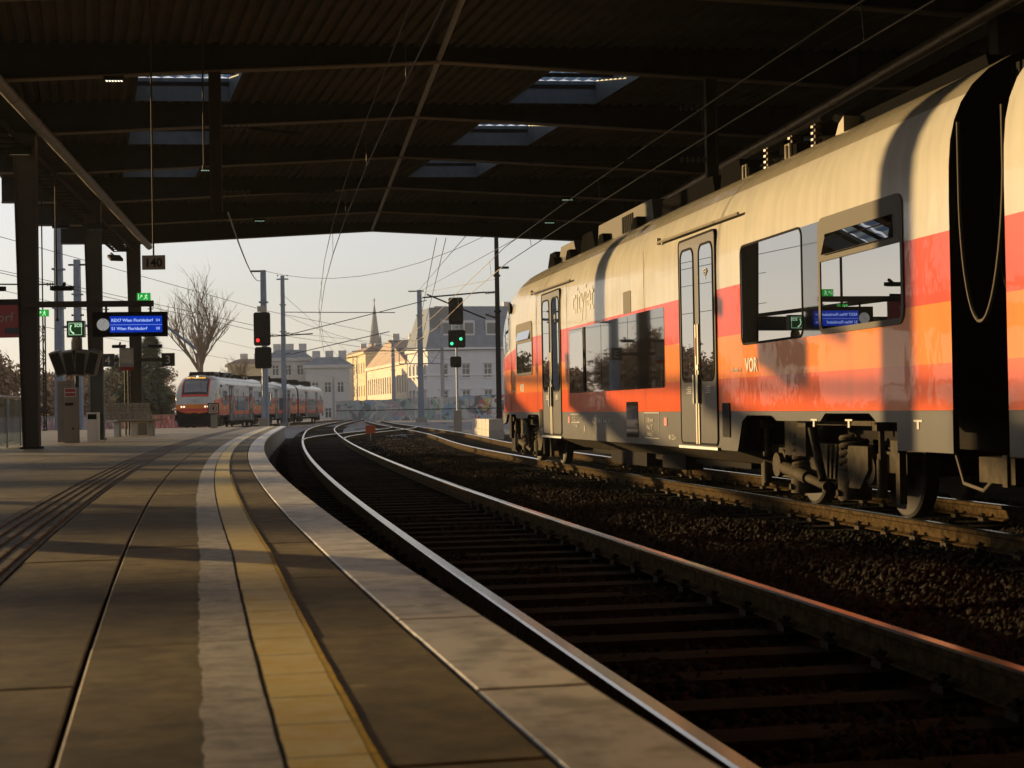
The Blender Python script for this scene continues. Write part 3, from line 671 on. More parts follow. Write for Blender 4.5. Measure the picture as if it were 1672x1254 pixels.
b = MB(); b.box(-.17, .17, -.12, .12, 0, 1.42); b.build('housing', 'box_beige', t); b = MB(); b.box(-.15, .15, -.125, -.121, .05, 1.36); b.build('door', 'box_grey', t)
t = thing('litter_bin', 'white square bin with dark opening right of the call post', 'bin', (-9.68, 38.2, PZ), 0)
b = MB(); b.box(-.12, .12, -.12, .12, 0, .68); b.build('housing', 'white_enamel', t); b = MB(); b.box(-.1, .1, -.125, -.121, .52, .64); b.build('opening', 'black', t)
t = thing('glass_screen', 'narrow upright glass pane standing behind the white bin', 'glass screen', (-9.72, 38.7, PZ), 0)
b = MB(); b.box(-.16, .16, -.006, .006, .05, 1.6); b.build('pane', 'clear_glass', t); b = MB()
for x in (-.17, .17): b.box(x - .012, x + .012, -.02, .02, 0, 1.62)
b.build('frame', 'galv', t)
# information board
t = thing('information_board', 'framed notice board on a double post behind the benches', 'notice board', (-11.55, 49.6, PZ), .25)
b = MB(); b.box(-.21, .21, -.03, .03, 2.05, 2.62); fr = b.build('frame', 'galv', t); b = MB(); b.box(-.18, .18, -.036, -.032, 2.16, 2.58); b.build('poster', 'concrete_light', fr); b = MB(); b.box(-.21, .21, -.036, -.032, 1.95, 2.05); b.build('strip', 'sign_red', fr)
for x in (-.05, .05): b = MB(); b.tube([(x, 0, 0), (x, 0, 2.1)], .03, 8); b.build('post', 'steel_brown', t)
# benches, back to back
for i, (s, lab) in enumerate(((1, 'wire mesh bench facing the near track beside the last column'), (-1, 'wire mesh bench facing away, back to back with its twin'))):
    t = thing('bench', lab, 'bench', (-10.88 - (.16 if s < 0 else 0), 46.9, PZ), -.5 + (0 if s > 0 else math.pi), 'wire mesh benches')
    b = MB()
    for k in range(9): y = -.95 + k * .2375; b.bar((.02, y, .43), (.46, y, .46), .055, .05)
    for k in range(7): x = .04 + k * .07; b.bar((x, -.95, .435 + k * .004), (x, .95, .435 + k * .004), .05, .05)
    b.build('seat', 'bench_metal', t); b = MB()
    for k in range(9): y = -.95 + k * .2375; b.bar((.02, y, .45), (-.14, y, .92), .055, .05)
    for k in range(7): x = .0 - k * .023; b.bar((x, -.95, .50 + k * .07), (x, .95, .50 + k * .07), .05, .05)
    b.build('backrest', 'bench_metal', t)
    for y in (-.7, .7): b = MB(); b.box(.12, .30, y - .05, y + .05, 0, .43); b.build('leg', 'bench_metal', t)
t = thing('grit_box', 'beige box with a yellow lid panel behind the benches', 'grit box', (-11.05, 49.3, PZ), .12)
b = MB(); b.box(-.17, .17, -.2, .2, 0, .72); b.build('housing', 'box_beige', t); b = MB(); b.box(-.10, .12, -.206, -.201, .38, .62); b.build('panel', 'yellow_box', t); b = MB(); b.tube([(.2, -.2, 0), (.2, -.2, .76), (.2, .2, .76), (.2, .2, 0)], .022, 6); b.build('guard_rail', 'white_enamel', t)
# glass railing round the stair
t = thing('glass_railing', 'glass stair railing with pale handrail left of the first column', 'railing', (-10.35, 34.6, PZ), 0)
pts = [(0.05, 0), (.35, -1.9), (.65, -3.8), (-.4, -4.4)]
for a, c in zip(pts, pts[1:]):
    b = MB(); b.bar((a[0], a[1], .5), (c[0], c[1], .5), .012, .92); b.build('pane', 'clear_glass', t)
for a in pts: b = MB(); b.bar((a[0], a[1], 0), (a[0], a[1], .97), .03, .03); b.build('post', 'galv', t)
b = MB(); b.tube([(p[0], p[1], 1.0) for p in pts], .026, 8); b.build('handrail', 'white_enamel', t)
# sign on the platform end
t = thing('warning_sign', 'square beige sign with a red ring on a short post at the platform end', 'sign', (-12.55, 69.5, PZ), 0)
b = MB(); b.box(-.13, .13, -.05, .05, 0, .62); b.build('post', 'box_beige', t); b = MB(); b.box(-.24, .24, -.09, -.055, .58, 1.05); pl = b.build('frame', 'black', t); b = MB(); b.box(-.20, .20, -.096, -.091, .62, 1.01); b.build('plate', 'sign_beige', pl)
b = MB(); n = 20
for k in range(n):
    a = 2 * math.pi * k / n; c = 2 * math.pi * (k + 1) / n; b.bar((.14 * math.sin(a), -.0985, .815 + .14 * math.cos(a)), (.14 * math.sin(c), -.0985, .815 + .14 * math.cos(c)), .035, .004, 0, (0, 1, 0))
b.build('ring', 'sign_red', pl); b = MB(); b.box(-.035, .035, -.1, -.097, .75, .90); b.box(-.08, .07, -.1, -.0975, .80, .83); b.build('figure', 'letter_black', pl)

# ------------------------------------------------------------------ light signals
def signal(lab, loc, heads, lit, pole_h, base_h):
    t = thing('light_signal', lab, 'railway signal', loc, 0)
    b = MB(); b.tube([(0, 0, 0), (0, 0, pole_h)], .065, 10); b.build('pole', 'galv', t)
    b = MB(); b.box(-.22, .22, -.18, .18, 0, base_h); b.build('base_cabinet', 'box_beige', t)
    for (z0, z1, w, x) in heads:
        b = MB(); c = .07; b.prism([(x - w / 2 + c, z0), (x + w / 2 - c, z0), (x + w / 2, z0 + c), (x + w / 2, z1 - c), (x + w / 2 - c, z1), (x - w / 2 + c, z1), (x - w / 2, z1 - c), (x - w / 2, z0 + c)], -.20, -.12); h = b.build('signal_head', 'black', t)
        rows = max(2, int((z1 - z0) / .42))
        for r in range(rows):
            for s in (-1, 1):
                px, pz = x + s * w * .23, z0 + (r + .5) * (z1 - z0) / rows
                b = MB(); b.lathe([(.075, -.09), (.085, 0)], (px, -.20, pz), 'Y', 10); b.build('hood', 'black', h)
    for (x, z, m) in lit: b = MB(); b.lathe([(.082, -.012), (.082, .012)], (x, -.30, z), 'Y', 14); b.build('lit_lens', m, t)
    return t
s1 = signal('black light signal showing one red lamp at the platform end', (-12.03, 80, -.2), [(4.44, 6.06, .80, 0), (3.34, 4.38, .80, .04)], [(-.19, 4.70, 'lamp_red')], 6.0, .95)
b = MB(); b.box(-.22, .2, -.14, -.11, 6.08, 6.36); pl = b.build('name_plate', 'sign_beige', s1)
s2 = signal('black light signal showing two green lamps beside the standing train', (-2.95, 89, -.2), [(5.77, 7.22, .78, 0), (4.52, 5.47, .92, .03), (3.46, 4.05, .6, -.05)], [(-.24, 4.74, 'lamp_green'), (.25, 4.98, 'lamp_green')], 6.2, 1.15)
b = MB(); b.box(-.18, .20, -.15, -.12, 5.50, 5.74); pl = b.build('name_plate', 'letter_white', s2); text('lettering', 'Z8', .2, 'letter_black', pl, (.01, -.153, 5.55), (1, 0, 0), (0, 0, 1), align='CENTER')
# small things by the track
t = thing('track_marker', 'small orange plate on a thin post between the tracks', 'marker', (-5.55, 64.5, -.2), 0)
b = MB(); b.tube([(0, 0, 0), (0, 0, .35)], .02, 6); b.build('post', 'galv', t); b = MB(); b.box(-.19, .19, -.015, .015, .32, .64); b.build('plate', 'sign_orange', t)
b = MB()
for r, n, z in ((0, 5, 0), (1, 5, .40)):
    for i in range(n):
        t = thing('concrete_block', ['pale concrete block at the foot of the stack by the train nose', 'pale concrete block on top of the stack by the train nose'][r], 'block', (-.72 - i * .165, 65.0 + i * 1.32 + r * .5, -.2 + z), .125, ['bottom blocks of the stack', 'top blocks of the stack'][r])
        b = MB(); b.box(-.3, .3, -.64, .64, 0, .395); b.v = [(x * (.97 if zz > .2 else 1), y * (.97 if zz > .2 else 1), zz) for x, y, zz in b.v]; b.build('block', 'concrete_light', t)
# ------------------------------------------------------------------ the commuter train (local: x along the car to the nose, y=0 the side facing the platform, z from rail top)
HW = 1.41
PROF = [(1.41, .93), (1.41, 1.3), (1.41, 1.75), (1.41, 2.2), (1.41, 2.45), (1.405, 2.7), (1.39, 2.88), (1.355, 3.03), (1.30, 3.16), (1.21, 3.29), (1.08, 3.41), (.90, 3.51), (.68, 3.59), (.40, 3.65), (0, 3.67)]
FULL = PROF + [(-a, z) for a, z in PROF[-2::-1]]
NOSE = [(18.4, 1., 3.67), (18.9, 1., 3.655), (19.4, .997, 3.59), (19.8, .99, 3.47), (20.15, .975, 3.29), (20.45, .955, 3.04), (20.7, .93, 2.72), (20.88, .905, 2.36), (21.0, .88, 1.98), (21.07, .86, 1.6), (21.1, .845, 1.25), (21.12, .835, 1.02)]
def sect(u):
    if u <= NOSE[0][0]: w, zt = 1., 3.67
    else:
        for a, c in zip(NOSE, NOSE[1:]):
            if u <= c[0] + 1e-6: t = (u - a[0]) / (c[0] - a[0]); w = a[1] + (c[1] - a[1]) * t; zt = a[2] + (c[2] - a[2]) * t; break
    k = (zt - .93) / (3.67 - .93)
    if k < .999:   # lower the roof, not the side wall: clip the profile smoothly under the nose line
        return [(a * w, min(z, .93 + (z - .93) * (k + (1 - k) * max(0, 1 - (z - .93) / 2.74) ** 1.0 * .6))) for a, z in FULL]
    return [(a * w, z) for a, z in FULL]
def body_mesh(us):
    b = MB(); n = len(FULL)
    for u in us: b.v += [(u, -HW + a, z) for a, z in sect(u)]
    for i in range(len(us) - 1):
        for k in range(n - 1): b.f.append((i * n + k, i * n + k + 1, (i + 1) * n + k + 1, (i + 1) * n + k)); b.m.append(0)
    b.f += [tuple(range(n)), tuple(range((len(us) - 1) * n, len(us) * n))]; b.m += [1, 1]
    return b
def rrect(x0, x1, z0, z1, r, n=5):
    P_ = []
    for cx, cz, a0 in ((x1 - r, z1 - r, 0), (x0 + r, z1 - r, 90), (x0 + r, z0 + r, 180), (x1 - r, z0 + r, 270)):
        for i in range(n + 1): a = rad(a0 + 90 * i / n); P_.append((cx + r * math.cos(a), cz + r * math.sin(a)))
    return P_
def panel(name, m, parent, x0, x1, z0, z1, y0, y1, r=.06):
    b = MB(); b.prism(rrect(x0, x1, z0, z1, r), y0, y1); return b.build(name, m, parent)
def ring(name, m, parent, x0, x1, z0, z1, y0, y1, r, w):
    o = rrect(x0, x1, z0, z1, r); i = rrect(x0 + w, x1 - w, z0 + w, z1 - w, max(.01, r - w)); n = len(o); b = MB()
    vs = [(p[0], y1, p[1]) for p in o] + [(p[0], y1, p[1]) for p in i] + [(p[0], y0, p[1]) for p in o] + [(p[0], y0, p[1]) for p in i]
    fs = []
    for k in range(n):
        j = (k + 1) % n; fs += [(k, j, n + j, n + k), (2*n + k, 2*n + j, j, k), (n + k, n + j, 3*n + j, 3*n + k)]
    b.add(vs, fs); return b.build(name, m, parent)
def window_fixed(parent, x0, x1, z0, z1, r=.09):
    w = panel('window', 'glass_dark', parent, x0, x1, z0, z1, -.03, .004, r); ring('frame', 'rubber', w, x0 - .012, x1 + .012, z0 - .012, z1 + .012, -.02, .008, r + .01, .022); return w
def window_vent(parent, x0, x1, z0, z1):
    w = panel('window', 'glass_dark', parent, x0, x1, z0, z1, -.03, .003, .09)
    ring('frame', 'window_grey', w, x0 - .02, x1 + .02, z0 - .02, z1 + .02, -.02, .010, .11, .05)
    zs = z0 + (z1 - z0) * .66
    b = MB(); b.box(x0 + .03, x1 - .03, .002, .014, zs - .03, zs + .015); b.build('transom', 'window_grey', w)
    b = MB()
    for a, c, d, e in ((x0 + .02, x1 - .02, z1 - .13, z1 - .02), (x0 + .02, x0 + .16, zs, z1 - .1), (x1 - .16, x1 - .02, zs, z1 - .1)): b.box(a, c, .002, .011, d, e)
    b.build('vent_surround', 'window_grey', w)
    b = MB(); b.add([(x0 + .17, .050, zs + .02), (x1 - .17, .050, zs + .02), (x1 - .17, .008, z1 - .13), (x0 + .17, .008, z1 - .13), (x0 + .17, .004, zs + .02), (x1 - .17, .004, zs + .02)], [(0, 1, 2, 3), (0, 4, 5, 1), (0, 3, 4), (1, 5, 2)]); b.build('vent_pane', 'glass_dark', w); return w
def door(parent, x0, x1):
    z0, z1 = .56, 2.88; d = panel('door', 'train_grey', parent, x0, x1, z0, z1, -.04, .008, .07)
    ring('seal', 'rubber', d, x0 - .015, x1 + .015, z0, z1 + .015, -.03, .013, .08, .025); m = (x0 + x1) / 2
    for s, a, c in ((-1, x0 + .09, m - .12), (1, m + .12, x1 - .09)):
        panel('door_window', 'glass_dark', d, a, c, 1.28, 2.76, .0, .012, .12); ring('window_seal', 'rubber', d, a - .02, c + .02, 1.26, 2.78, .0, .018, .13, .025)
        b = MB(); b.box(m + s * .045 - .022, m + s * .045 + .022, .008, .022, z0 + .01, 1.9); b.build('finger_guard', 'strip_cream', d)
        b = MB(); b.box(m + s * .085 - .012, m + s * .085 + .012, .008, .045, 1.02, 1.34); b.build('handle', 'galv', d)
        for k in range(4): bb = MB(); bb.box((a + c) / 2 - .10, (a + c) / 2 + (.10 if k % 2 else .05), .0085, .0105, 1.20 - k * .022, 1.21 - k * .022); bb.build('notice_line', 'letter_grey', d)
    b = MB(); b.lathe([(.035, -.01), (.035, .012)], (m - .045, .018, 1.42), 'Y', 14); b.build('button', 'galv', d)
    b = MB(); b.box(m + .03, m + .06, .022, .026, 1.55, 1.75); b.build('notice', 'sign_red', d)
    b = MB()
    for j, rr_ in enumerate((.03, .06, .09)):
        pts = [(x0 + .09 + (m - .12 - x0 - .09) / 2 + rr_ * math.sin(a), .0145, 2.40 + rr_ * math.cos(a)) for a in [rad(-55 + 110 * i / 8) for i in range(9)]]
        b.tube(pts, .008, 5)
    b.lathe([(.013, -.002), (.013, .002)], (x0 + .09 + (m - .12 - x0 - .09) / 2, .0145, 2.39), 'Y', 8); b.build('wireless_symbol', 'letter_white', d)
    b = MB(); b.tube([(x0 - .9, .02, 2.945), (x1 + .9, .02, 2.975)], .016, 6); b.box(x1 + .88, x1 + .92, -.02, .03, 2.95, 3.03); b.build('drip_rail', 'train_roof', parent)
    b = MB(); b.box(x0 - .05, x1 + .05, -.25, .03, .515, .545); b.build('door_step', 'galv', parent)
    return d
def bogie(parent, uc, wb=2.3):
    bg = MB(); bg.box(uc - 1.75, uc + 1.75, -.50, -.36, .40, .58); bg.box(uc - .5, uc + .5, -.52, -.32, .30, .62); bg.box(uc - 1.75, uc + 1.75, -2.46, -2.32, .40, .58)
    bg.prism([(uc - 1.2, .62), (uc - .75, .62), (uc - .62, .45), (uc - .75, .25), (uc - 1.0, .25), (uc - 1.2, .42)], -.30, -.24); bg.box(uc + .3, uc + .9, -.30, -.22, .50, .86); bg.box(uc - 1.4, uc + .3, -.28, -.20, .80, .84)
    bo = bg.build('bogie', 'bogie', parent)
    for s in (-1, 1):
        ax = uc + s * wb / 2
        for yy in (-.66, -2.16):
            w = MB(); w.lathe([(.10, -.09), (.15, -.07), (.34, -.055), (.40, -.065), (.425, -.065), (.425, .05), (.40, .065), (.35, .05), (.16, .04), (.12, .06)], (ax, yy, .425), 'Y', 36); w.build('wheel', 'wheel_steel', bo, smooth=True)
        a = MB(); a.lathe([(.08, -.75), (.08, .75)], (ax, -1.41, .425), 'Y', 12); a.build('axle', 'bogie_dark', bo)
        a = MB(); a.box(ax - .17, ax + .17, -.50, -.30, .27, .56); a.lathe([(.13, -.02), (.13, .03)], (ax, -.30, .42), 'Y', 18); a.build('axle_box', 'bogie', bo)
        c = MB(); pts = []
        for i in range(46): an = i * .62; pts.append((ax + s * -.52 + .115 * math.cos(an), -.34 + .115 * math.sin(an), .40 + .30 * i / 45))
        c.tube(pts, .026, 7); c.build('coil_spring', 'bogie', bo, smooth=True)
        c = MB(); c.lathe([(.15, .14), (.15, .40), (.12, .42)], (ax - s * .52, -.34, 0), n=18); c.lathe([(.03, -.01), (.03, .02)], (ax - s * .52, -.19, .2), 'Y', 10, 0); c.build('spring_pot', 'bogie', bo, smooth=True)
        c = MB(); c.tube([(ax + s * .36, -.24, .20), (ax + s * .36, -.24, .52)], .045, 10); c.tube([(ax + s * .36, -.24, .5), (ax + s * .36, -.24, .78)], .028, 8); c.box(ax + s * .36 - .05, ax + s * .36 + .05, -.3, -.18, .76, .84); c.build('damper', 'bogie', bo, smooth=True)
        c = MB(); c.box(ax + s * .62 - .04, ax + s * .62 + .04, -.33, -.27, .16, .66); c.box(ax + s * .62 - .03, ax + s * .62 + .12, -.34, -.26, .58, .68); c.build('rail_guard', 'bogie', bo)
    c = MB(); c.tube([(uc + .95, -.22, .38), (uc + .25, -.22, .30)], .062, 12); c.tube([(uc + .3, -.22, .305), (uc - .25, -.22, .24)], .042, 10); c.lathe([(.12, -.02), (.12, .03)], (uc + 1.02, -.20, .40), 'Y', 18); c.build('yaw_damper', 'bogie', bo, smooth=True)
    c = MB(); c.tube([(uc + .12, -.20, .86), (uc - .2, -.20, .30)], .04, 10); c.box(uc + .02, uc + .24, -.26, -.12, .78, .98); c.build('link_rod', 'bogie', bo)
    c = MB()
    for k in range(4): c.tube([(uc - .2 - k * .12, -.26, .62), (uc - .28 - k * .1, -.22, .32), (uc - .42 - k * .1, -.24, .26), (uc - .6 - k * .08, -.26, .42)], .012, 6)
    c.build('hose', 'rubber', bo, smooth=True)
    return bo
def car_lower(parent, poly, x0, x1, wells):
    b = MB(); b.prism(poly, -.05, -.001); b.build('skirt', 'train_grey', parent)
    b = MB(); b.box(x0, x1, -2.77, -2.82, .55, .93); b.build('far_skirt', 'train_grey', parent)
    b = MB(); b.box(x0 + .1, x1 - .1, -2.3, -.52, .62, .925); b.build('underframe', 'bogie_dark', parent)
    for a, c in wells:
        b = MB(); b.box(a, c, -2.7, -.10, .915, .928); b.build('wheel_well', 'bogie_dark', parent)
tr = thing('commuter_train', 'red and cream commuter train standing close by under the canopy', 'train', (3.17, 11.9, 0), math.atan2(.9862, -.1657))
us = frange(0, 18.4, 1.15) + [n_[0] for n_ in NOSE[1:]] 
car1 = body_mesh(us).build('car_body', ['livery', 'black'], tr, smooth=True)
car_lower(tr, [(0.01, .93), (0.01, .62), (1.03, .62), (1.03, .84), (1.45, .84), (1.6, .91), (2.62, .91), (2.75, .84), (3.95, .84), (4.02, .87), (4.1, .89), (4.85, .89), (5.02, .83), (5.15, .6), (5.2, .52),
    (16.4, .52), (16.45, .86), (16.55, .89), (17.45, .89), (17.6, .82), (18.7, .82), (18.8, .89), (19.75, .89), (19.9, .74), (20.2, .70), (20.25, .93)], 0.05, 20.6, [(1.1, 5.0), (16.5, 19.9)])
b = MB(); b.add([(5.2, -.002, .52), (14.6, -.002, .52), (14.2, -.30, .38), (4.55, -.30, .38), (5.2, -.3, .52), (14.6, -.3, .52)], [(0, 1, 2, 3), (0, 4, 3), (1, 2, 5), (0, 1, 5, 4)]); b.build('lower_fairing', 'bogie', tr)
b = MB(); b.box(6.0, 14.0, -2.4, -.4, .3, .6); b.box(8.2, 9.3, -.5, -.28, .22, .4); b.box(10.2, 12.3, -.6, -.3, .2, .42); b.build('equipment_box', 'bogie_dark', tr)
window_vent(tr, .85, 2.68, 1.62, 2.60); b = MB(); b.prism(rrect(2.66, 3.20, 1.60, 2.60, .02), -.02, .002); b.build('pillar_panel', 'black_gloss', tr)
window_fixed(tr, 3.14, 4.97, 1.61, 2.60)
door(tr, 5.86, 7.31); 
w3 = panel('window_band', 'black_gloss', tr, 8.04, 13.75, 1.22, 2.19, -.03, .003, .05)
b = MB(); b.box(12.56, 12.70, .002, .012, 1.23, 2.18); b.build('mullion', 'black', w3); panel('pane', 'glass_dark', w3, 12.74, 13.66, 1.28, 2.13, .0, .006, .06)
for a in (9.9, 11.5): b = MB(); b.box(a - .006, a + .006, .0025, .0045, 1.24, 2.17); b.build('joint', 'black', w3)
door(tr, 14.42, 15.98); window_vent(tr, 16.95, 18.55, 1.60, 2.50)
def side_y(u, z):
    s = sect(u)[:len(PROF)]; return -HW + float(np.interp(z, [p[1] for p in s], [p[0] for p in s]))
cabw = MB(); nn = 10
for i in range(nn + 1):
    u = 19.35 + 1.40 * i / nn; zt_ = min(2.84, sect(u)[6][1] - .03); zb_ = 2.12 - .155 * (u - 19.35)
    for j in range(6): z = zb_ + (zt_ - zb_) * j / 5; cabw.v.append((u, side_y(u, z) + .006, z))
cabw.f = [(i * 6 + j, i * 6 + j + 1, i * 6 + j + 7, i * 6 + j + 6) for i in range(nn) for j in range(5)]; cabw.m = [0] * len(cabw.f)
cw_ = cabw.build('cab_side_window', 'black_gloss', tr, smooth=True)
panel('cab_pane', 'glass_dark', cw_, 19.45, 19.75, 2.25, 2.70, -.02, .001, .05)
b = MB(); b.lathe([(.09, -.02), (.11, .03)], (19.15, .0, 2.86), 'Y', 18); b.build('side_lamp', 'black', tr)
panel('small_window', 'window_grey', tr, 9.70, 10.12, 2.22, 2.51, -.02, .005, .03)
panel('service_hatch', 'black_gloss', tr, 9.42, 10.03, .60, 1.06, -.02, .008, .03)
panel('door_control', 'steel_dark', tr, 5.42, 5.68, .66, 1.02, -.02, .010, .02); panel('door_control', 'steel_dark', tr, 16.1, 16.32, .66, .98, -.02, .010, .02)
for u in (8.05, 13.85): panel('reflector', 'sign_red', tr, u - .07, u + .07, .76, .86, -.01, .006, .01)
X_, Z_ = (-1, 0, 0), (0, 0, 1)      # text runs from the nose end to the rear when read from the platform
text('lettering', 'VOR', .19, 'letter_white', tr, (4.86, .005, 1.33), X_, Z_, bold=.006); text('lettering', 'Partner im', .075, 'letter_white', tr, (5.32, .005, 1.335), X_, Z_)
text('lettering', 'VOR', .19, 'letter_white', tr, (18.2, .005, 1.30), X_, Z_, bold=.006); text('lettering', 'Partner im', .075, 'letter_white', tr, (18.95, .005, 1.305), X_, Z_)
text('lettering', 'cityjet', .62, 'city_letter', tr, (13.45, .004, 2.42), X_, Z_, .0005)
text('lettering', 'A-ÖBB 94 81 4746 519-9', .12, 'letter_white', tr, (12.15, .005, .76), X_, Z_); text('lettering', 'A', .16, 'letter_white', tr, (12.75, .005, .62), X_, Z_)
for x, z, s in ((13.6, .80, 'M 123 t'), (13.55, .70, 'R + E 160'), (13.0, .80, 'WC'), (8.95, .80, '120 km/h'), (8.95, .71, 'Max. 27'), (8.95, .63, 'Halling 21'), (7.9, .60, '48 152,4 t')): text('lettering', s, .085, 'letter_white', tr, (x, .005, z), X_, Z_)
for x0, x1, z0, z1 in ((8.35, 9.1, .60, .92), (13.05, 13.7, .77, .9)): ring('lettering_box', 'letter_grey', tr, x0, x1, z0, z1, -.001, .004, .01, .008)
for u in (.62, 1.55 + .5, 2.9): b = MB(); b.box(u - .08, u + .08, -.001, .004, .845, .86); b.box(u - .02, u + .02, -.001, .004, .79, .845); b.build('jacking_mark', 'letter_white', tr)
b = MB()
for k in (9.0, 13.9, 16.5, 19.2): b = MB(); b.box(k - .004, k + .004, -.001, .0025, .95, 2.95); b.build('panel_joint', 'window_grey', tr)
bogie(tr, 3.45); bogie(tr, 18.6)
# nose: windscreen mask, windscreen, lights, coupler
def nose_patch(name, m, parent, u0, u1, hw, d, nu=10, nv=12):
    b = MB()
    for i in range(nu + 1):
        s = sect(u0 + (u1 - u0) * i / nu); top = s[4:len(s) - 4]
        ys_ = np.array([p[0] for p in top])[::-1]; zs_ = np.array([p[1] for p in top])[::-1]
        for j in range(nv + 1):
            y = -hw + 2 * hw * j / nv; z = float(np.interp(y, ys_, zs_)); b.v.append((u0 + (u1 - u0) * i / nu + d, -HW + y, z + d * .6))
    b.f = [(i * (nv + 1) + j, i * (nv + 1) + j + 1, (i + 1) * (nv + 1) + j + 1, (i + 1) * (nv + 1) + j) for i in range(nu) for j in range(nv)]; b.m = [0] * len(b.f)
    return b.build(name, m, parent, smooth=True)
nose_patch('mask_border', 'train_red', tr, 19.80, 20.95, .90, .012); mk = nose_patch('mask', 'black_gloss', tr, 19.84, 20.90, .83, .022)
nose_patch('windscreen', 'glass_dark', mk, 20.25, 20.84, .74, .032)
text('destination_text', 'REX7 Wiener Neustadt', .13, 'lamp_amber', mk, (20.12, -HW - .70, 3.36), (0, 1, 0), (-.45, 0, 1)); b = MB(); b.lathe([(.07, 0), (.07, .03)], (19.98, -HW, 3.47), 'X', 12); b.build('top_lamp', 'lamp_white', mk)
text('lettering', 'ÖBB', .24, 'letter_grey', tr, (21.12, -HW - .27, 1.80), (0, 1, 0), (-.1, 0, 1))
b = MB(); b.box(20.9, 21.13, -2.55, -.27, .42, .98); b.prism([(20.4, .16), (21.2, .16), (21.25, .30), (21.0, .46), (20.4, .46)], -2.5, -.32); b.build('front_apron', 'black', tr)
b = MB(); b.box(21.1, 21.45, -HW - .16, -HW + .16, .80, 1.08); b.lathe([(.10, 0), (.10, .16)], (21.45, -HW, .94), 'X', 12); b.build('coupler', 'bogie_dark', tr)
for y in (-.55, -.72, -2.10, -2.27): b = MB(); b.lathe([(.055, 0), (.055, .05)], (21.06, y, 1.48), 'X', 14); b.build('headlight', 'lamp_white', tr)
b = MB(); b.box(20.95, 21.115, -2.5, -.32, 1.20, 1.36); b.build('buffer_beam', 'train_red', tr)
# second car and gangway
def second_car(parent, x1, L, doors=True):
    b = body_mesh([x1 - L, x1 - L * .66, x1 - L * .33, x1]); c = b.build('car_body', ['livery', 'black'], parent, smooth=True); x0 = x1 - L
    car_lower(parent, [(x0, .93), (x0, .62), (x0 + 1.0, .62), (x0 + 1.1, .88), (x0 + 4.8, .88), (x0 + 5., .52), (x1 - 5., .52), (x1 - 4.8, .88), (x1 - 1.15, .88), (x1 - 1.05, .62), (x1, .62), (x1, .93)], x0 + .05, x1 - .05, [(x0 + 1, x0 + 4.9), (x1 - 4.9, x1 - 1)])
    bogie(parent, x1 - 3.0); bogie(parent, x0 + 3.0)
    window_fixed(parent, x1 - 3.3, x1 - 1.5, 1.61, 2.60); window_fixed(parent, x0 + 1.5, x0 + 3.3, 1.61, 2.60)
    door(parent, x1 - 6.4, x1 - 4.95); door(parent, x0 + 4.95, x0 + 6.4); panel('window_band', 'black_gloss', parent, x0 + 7.1, x1 - 7.1, 1.22, 2.19, -.03, .003, .05)
def gangway(parent, x0, x1):
    b = MB(); n = 9
    for i in range(n):
        a = x0 + (x1 - x0) * i / n; c = x0 + (x1 - x0) * (i + .55) / n; b.box(a, c, -2.35, -.47, .60, 3.42)
    b.build('gangway_bellows', 'rubber', parent); b = MB(); b.box(x0 - .01, x1 + .01, -2.28, -.54, .62, 3.38); b.build('gangway_core', 'black', parent)
second_car(tr, -.87, 19.0); gangway(tr, -.86, -.01)
b = MB(); b.box(-.70, -.15, -.35, -.12, .42, .60); b.box(-.62, -.55, -.12, -.10, .40, .62); b.build('coupling_beam', 'bogie', tr)
for k, (yy, zl) in enumerate(((-.05, 1.55), (-.30, 1.72), (-.34, 1.62))):
    b = MB(); hw_ = .345 - k * .05; b.tube([(-.42 + hw_, yy, 3.0)] + [(-.42 + hw_ * math.cos(a) * (1 - .08 * math.sin(a)), yy + .02 * math.sin(a), zl + 1.0 - 1.0 * math.sin(a) ** 1.0) for a in [math.pi * i / 22 for i in range(23)]] + [(-.42 - hw_, yy, 3.0)], .014, 7); b.build('cable', 'cable' if k == 0 else 'rubber', tr, smooth=True)
b = MB(); b.tube([(.3, -.15, .62), (.12, -.13, .40), (-.2, -.13, .36), (-.35, -.15, .46)], .014, 6); b.build('cable', 'cable', tr, smooth=True)
# roof equipment
def roof_box(x0, x1, y0, y1, z0, z1, m='roof_dark', ch=.12):
    b = MB(); b.prism([(x0, z0), (x1, z0), (x1 - ch, z1), (x0 + ch, z1)], y0, y1); return b.build('roof_unit', m, tr)
roof_box(1.0, 3.9, -2.2, -.85, 3.5, 3.76); b = MB(); b.prism([(3.85, 3.45), (4.2, 3.45), (3.98, 3.70), (3.85, 3.75)], -2.3, -.7); b.build('roof_fairing', 'train_roof', tr)
roof_box(6.8, 7.7, -2.2, -.62, 3.5, 3.8); roof_box(8.0, 10.6, -2.2, -.66, 3.5, 3.78); roof_box(10.8, 14.4, -2.25, -.62, 3.48, 3.86, 'window_grey'); roof_box(14.5, 15.8, -2.2, -.62, 3.48, 3.84, 'roof_dark', .3)
roof_box(16.0, 17.6, -2.2, -.62, 3.5, 3.83, 'window_grey', .25); roof_box(17.7, 18.9, -2.2, -.65, 3.45, 3.82, 'roof_dark', .35); roof_box(18.95, 19.5, -2.1, -.75, 3.4, 3.66, 'roof_dark', .3)
for u in (11.2, 13.4, 15.9, 17.3):
    b = MB(); b.prism([(u, 3.44), (u + .55, 3.44), (u + .35, 3.66), (u + .1, 3.66)], -.62, -.50); b.build('lifting_bracket', 'roof_dark', tr)
b = MB()
for k in range(6): b.box(12.0 + k * .12, 12.06 + k * .12, -.62, -.605, 3.52, 3.80)
b.build('grille', 'black', tr)
for u in (4.6, 5.3, 6.1):
    b = MB(); insulator(b, (u, -.7, 3.48), (u, -.7, 3.80), .06, 5); b.build('insulator', 'insul', tr)
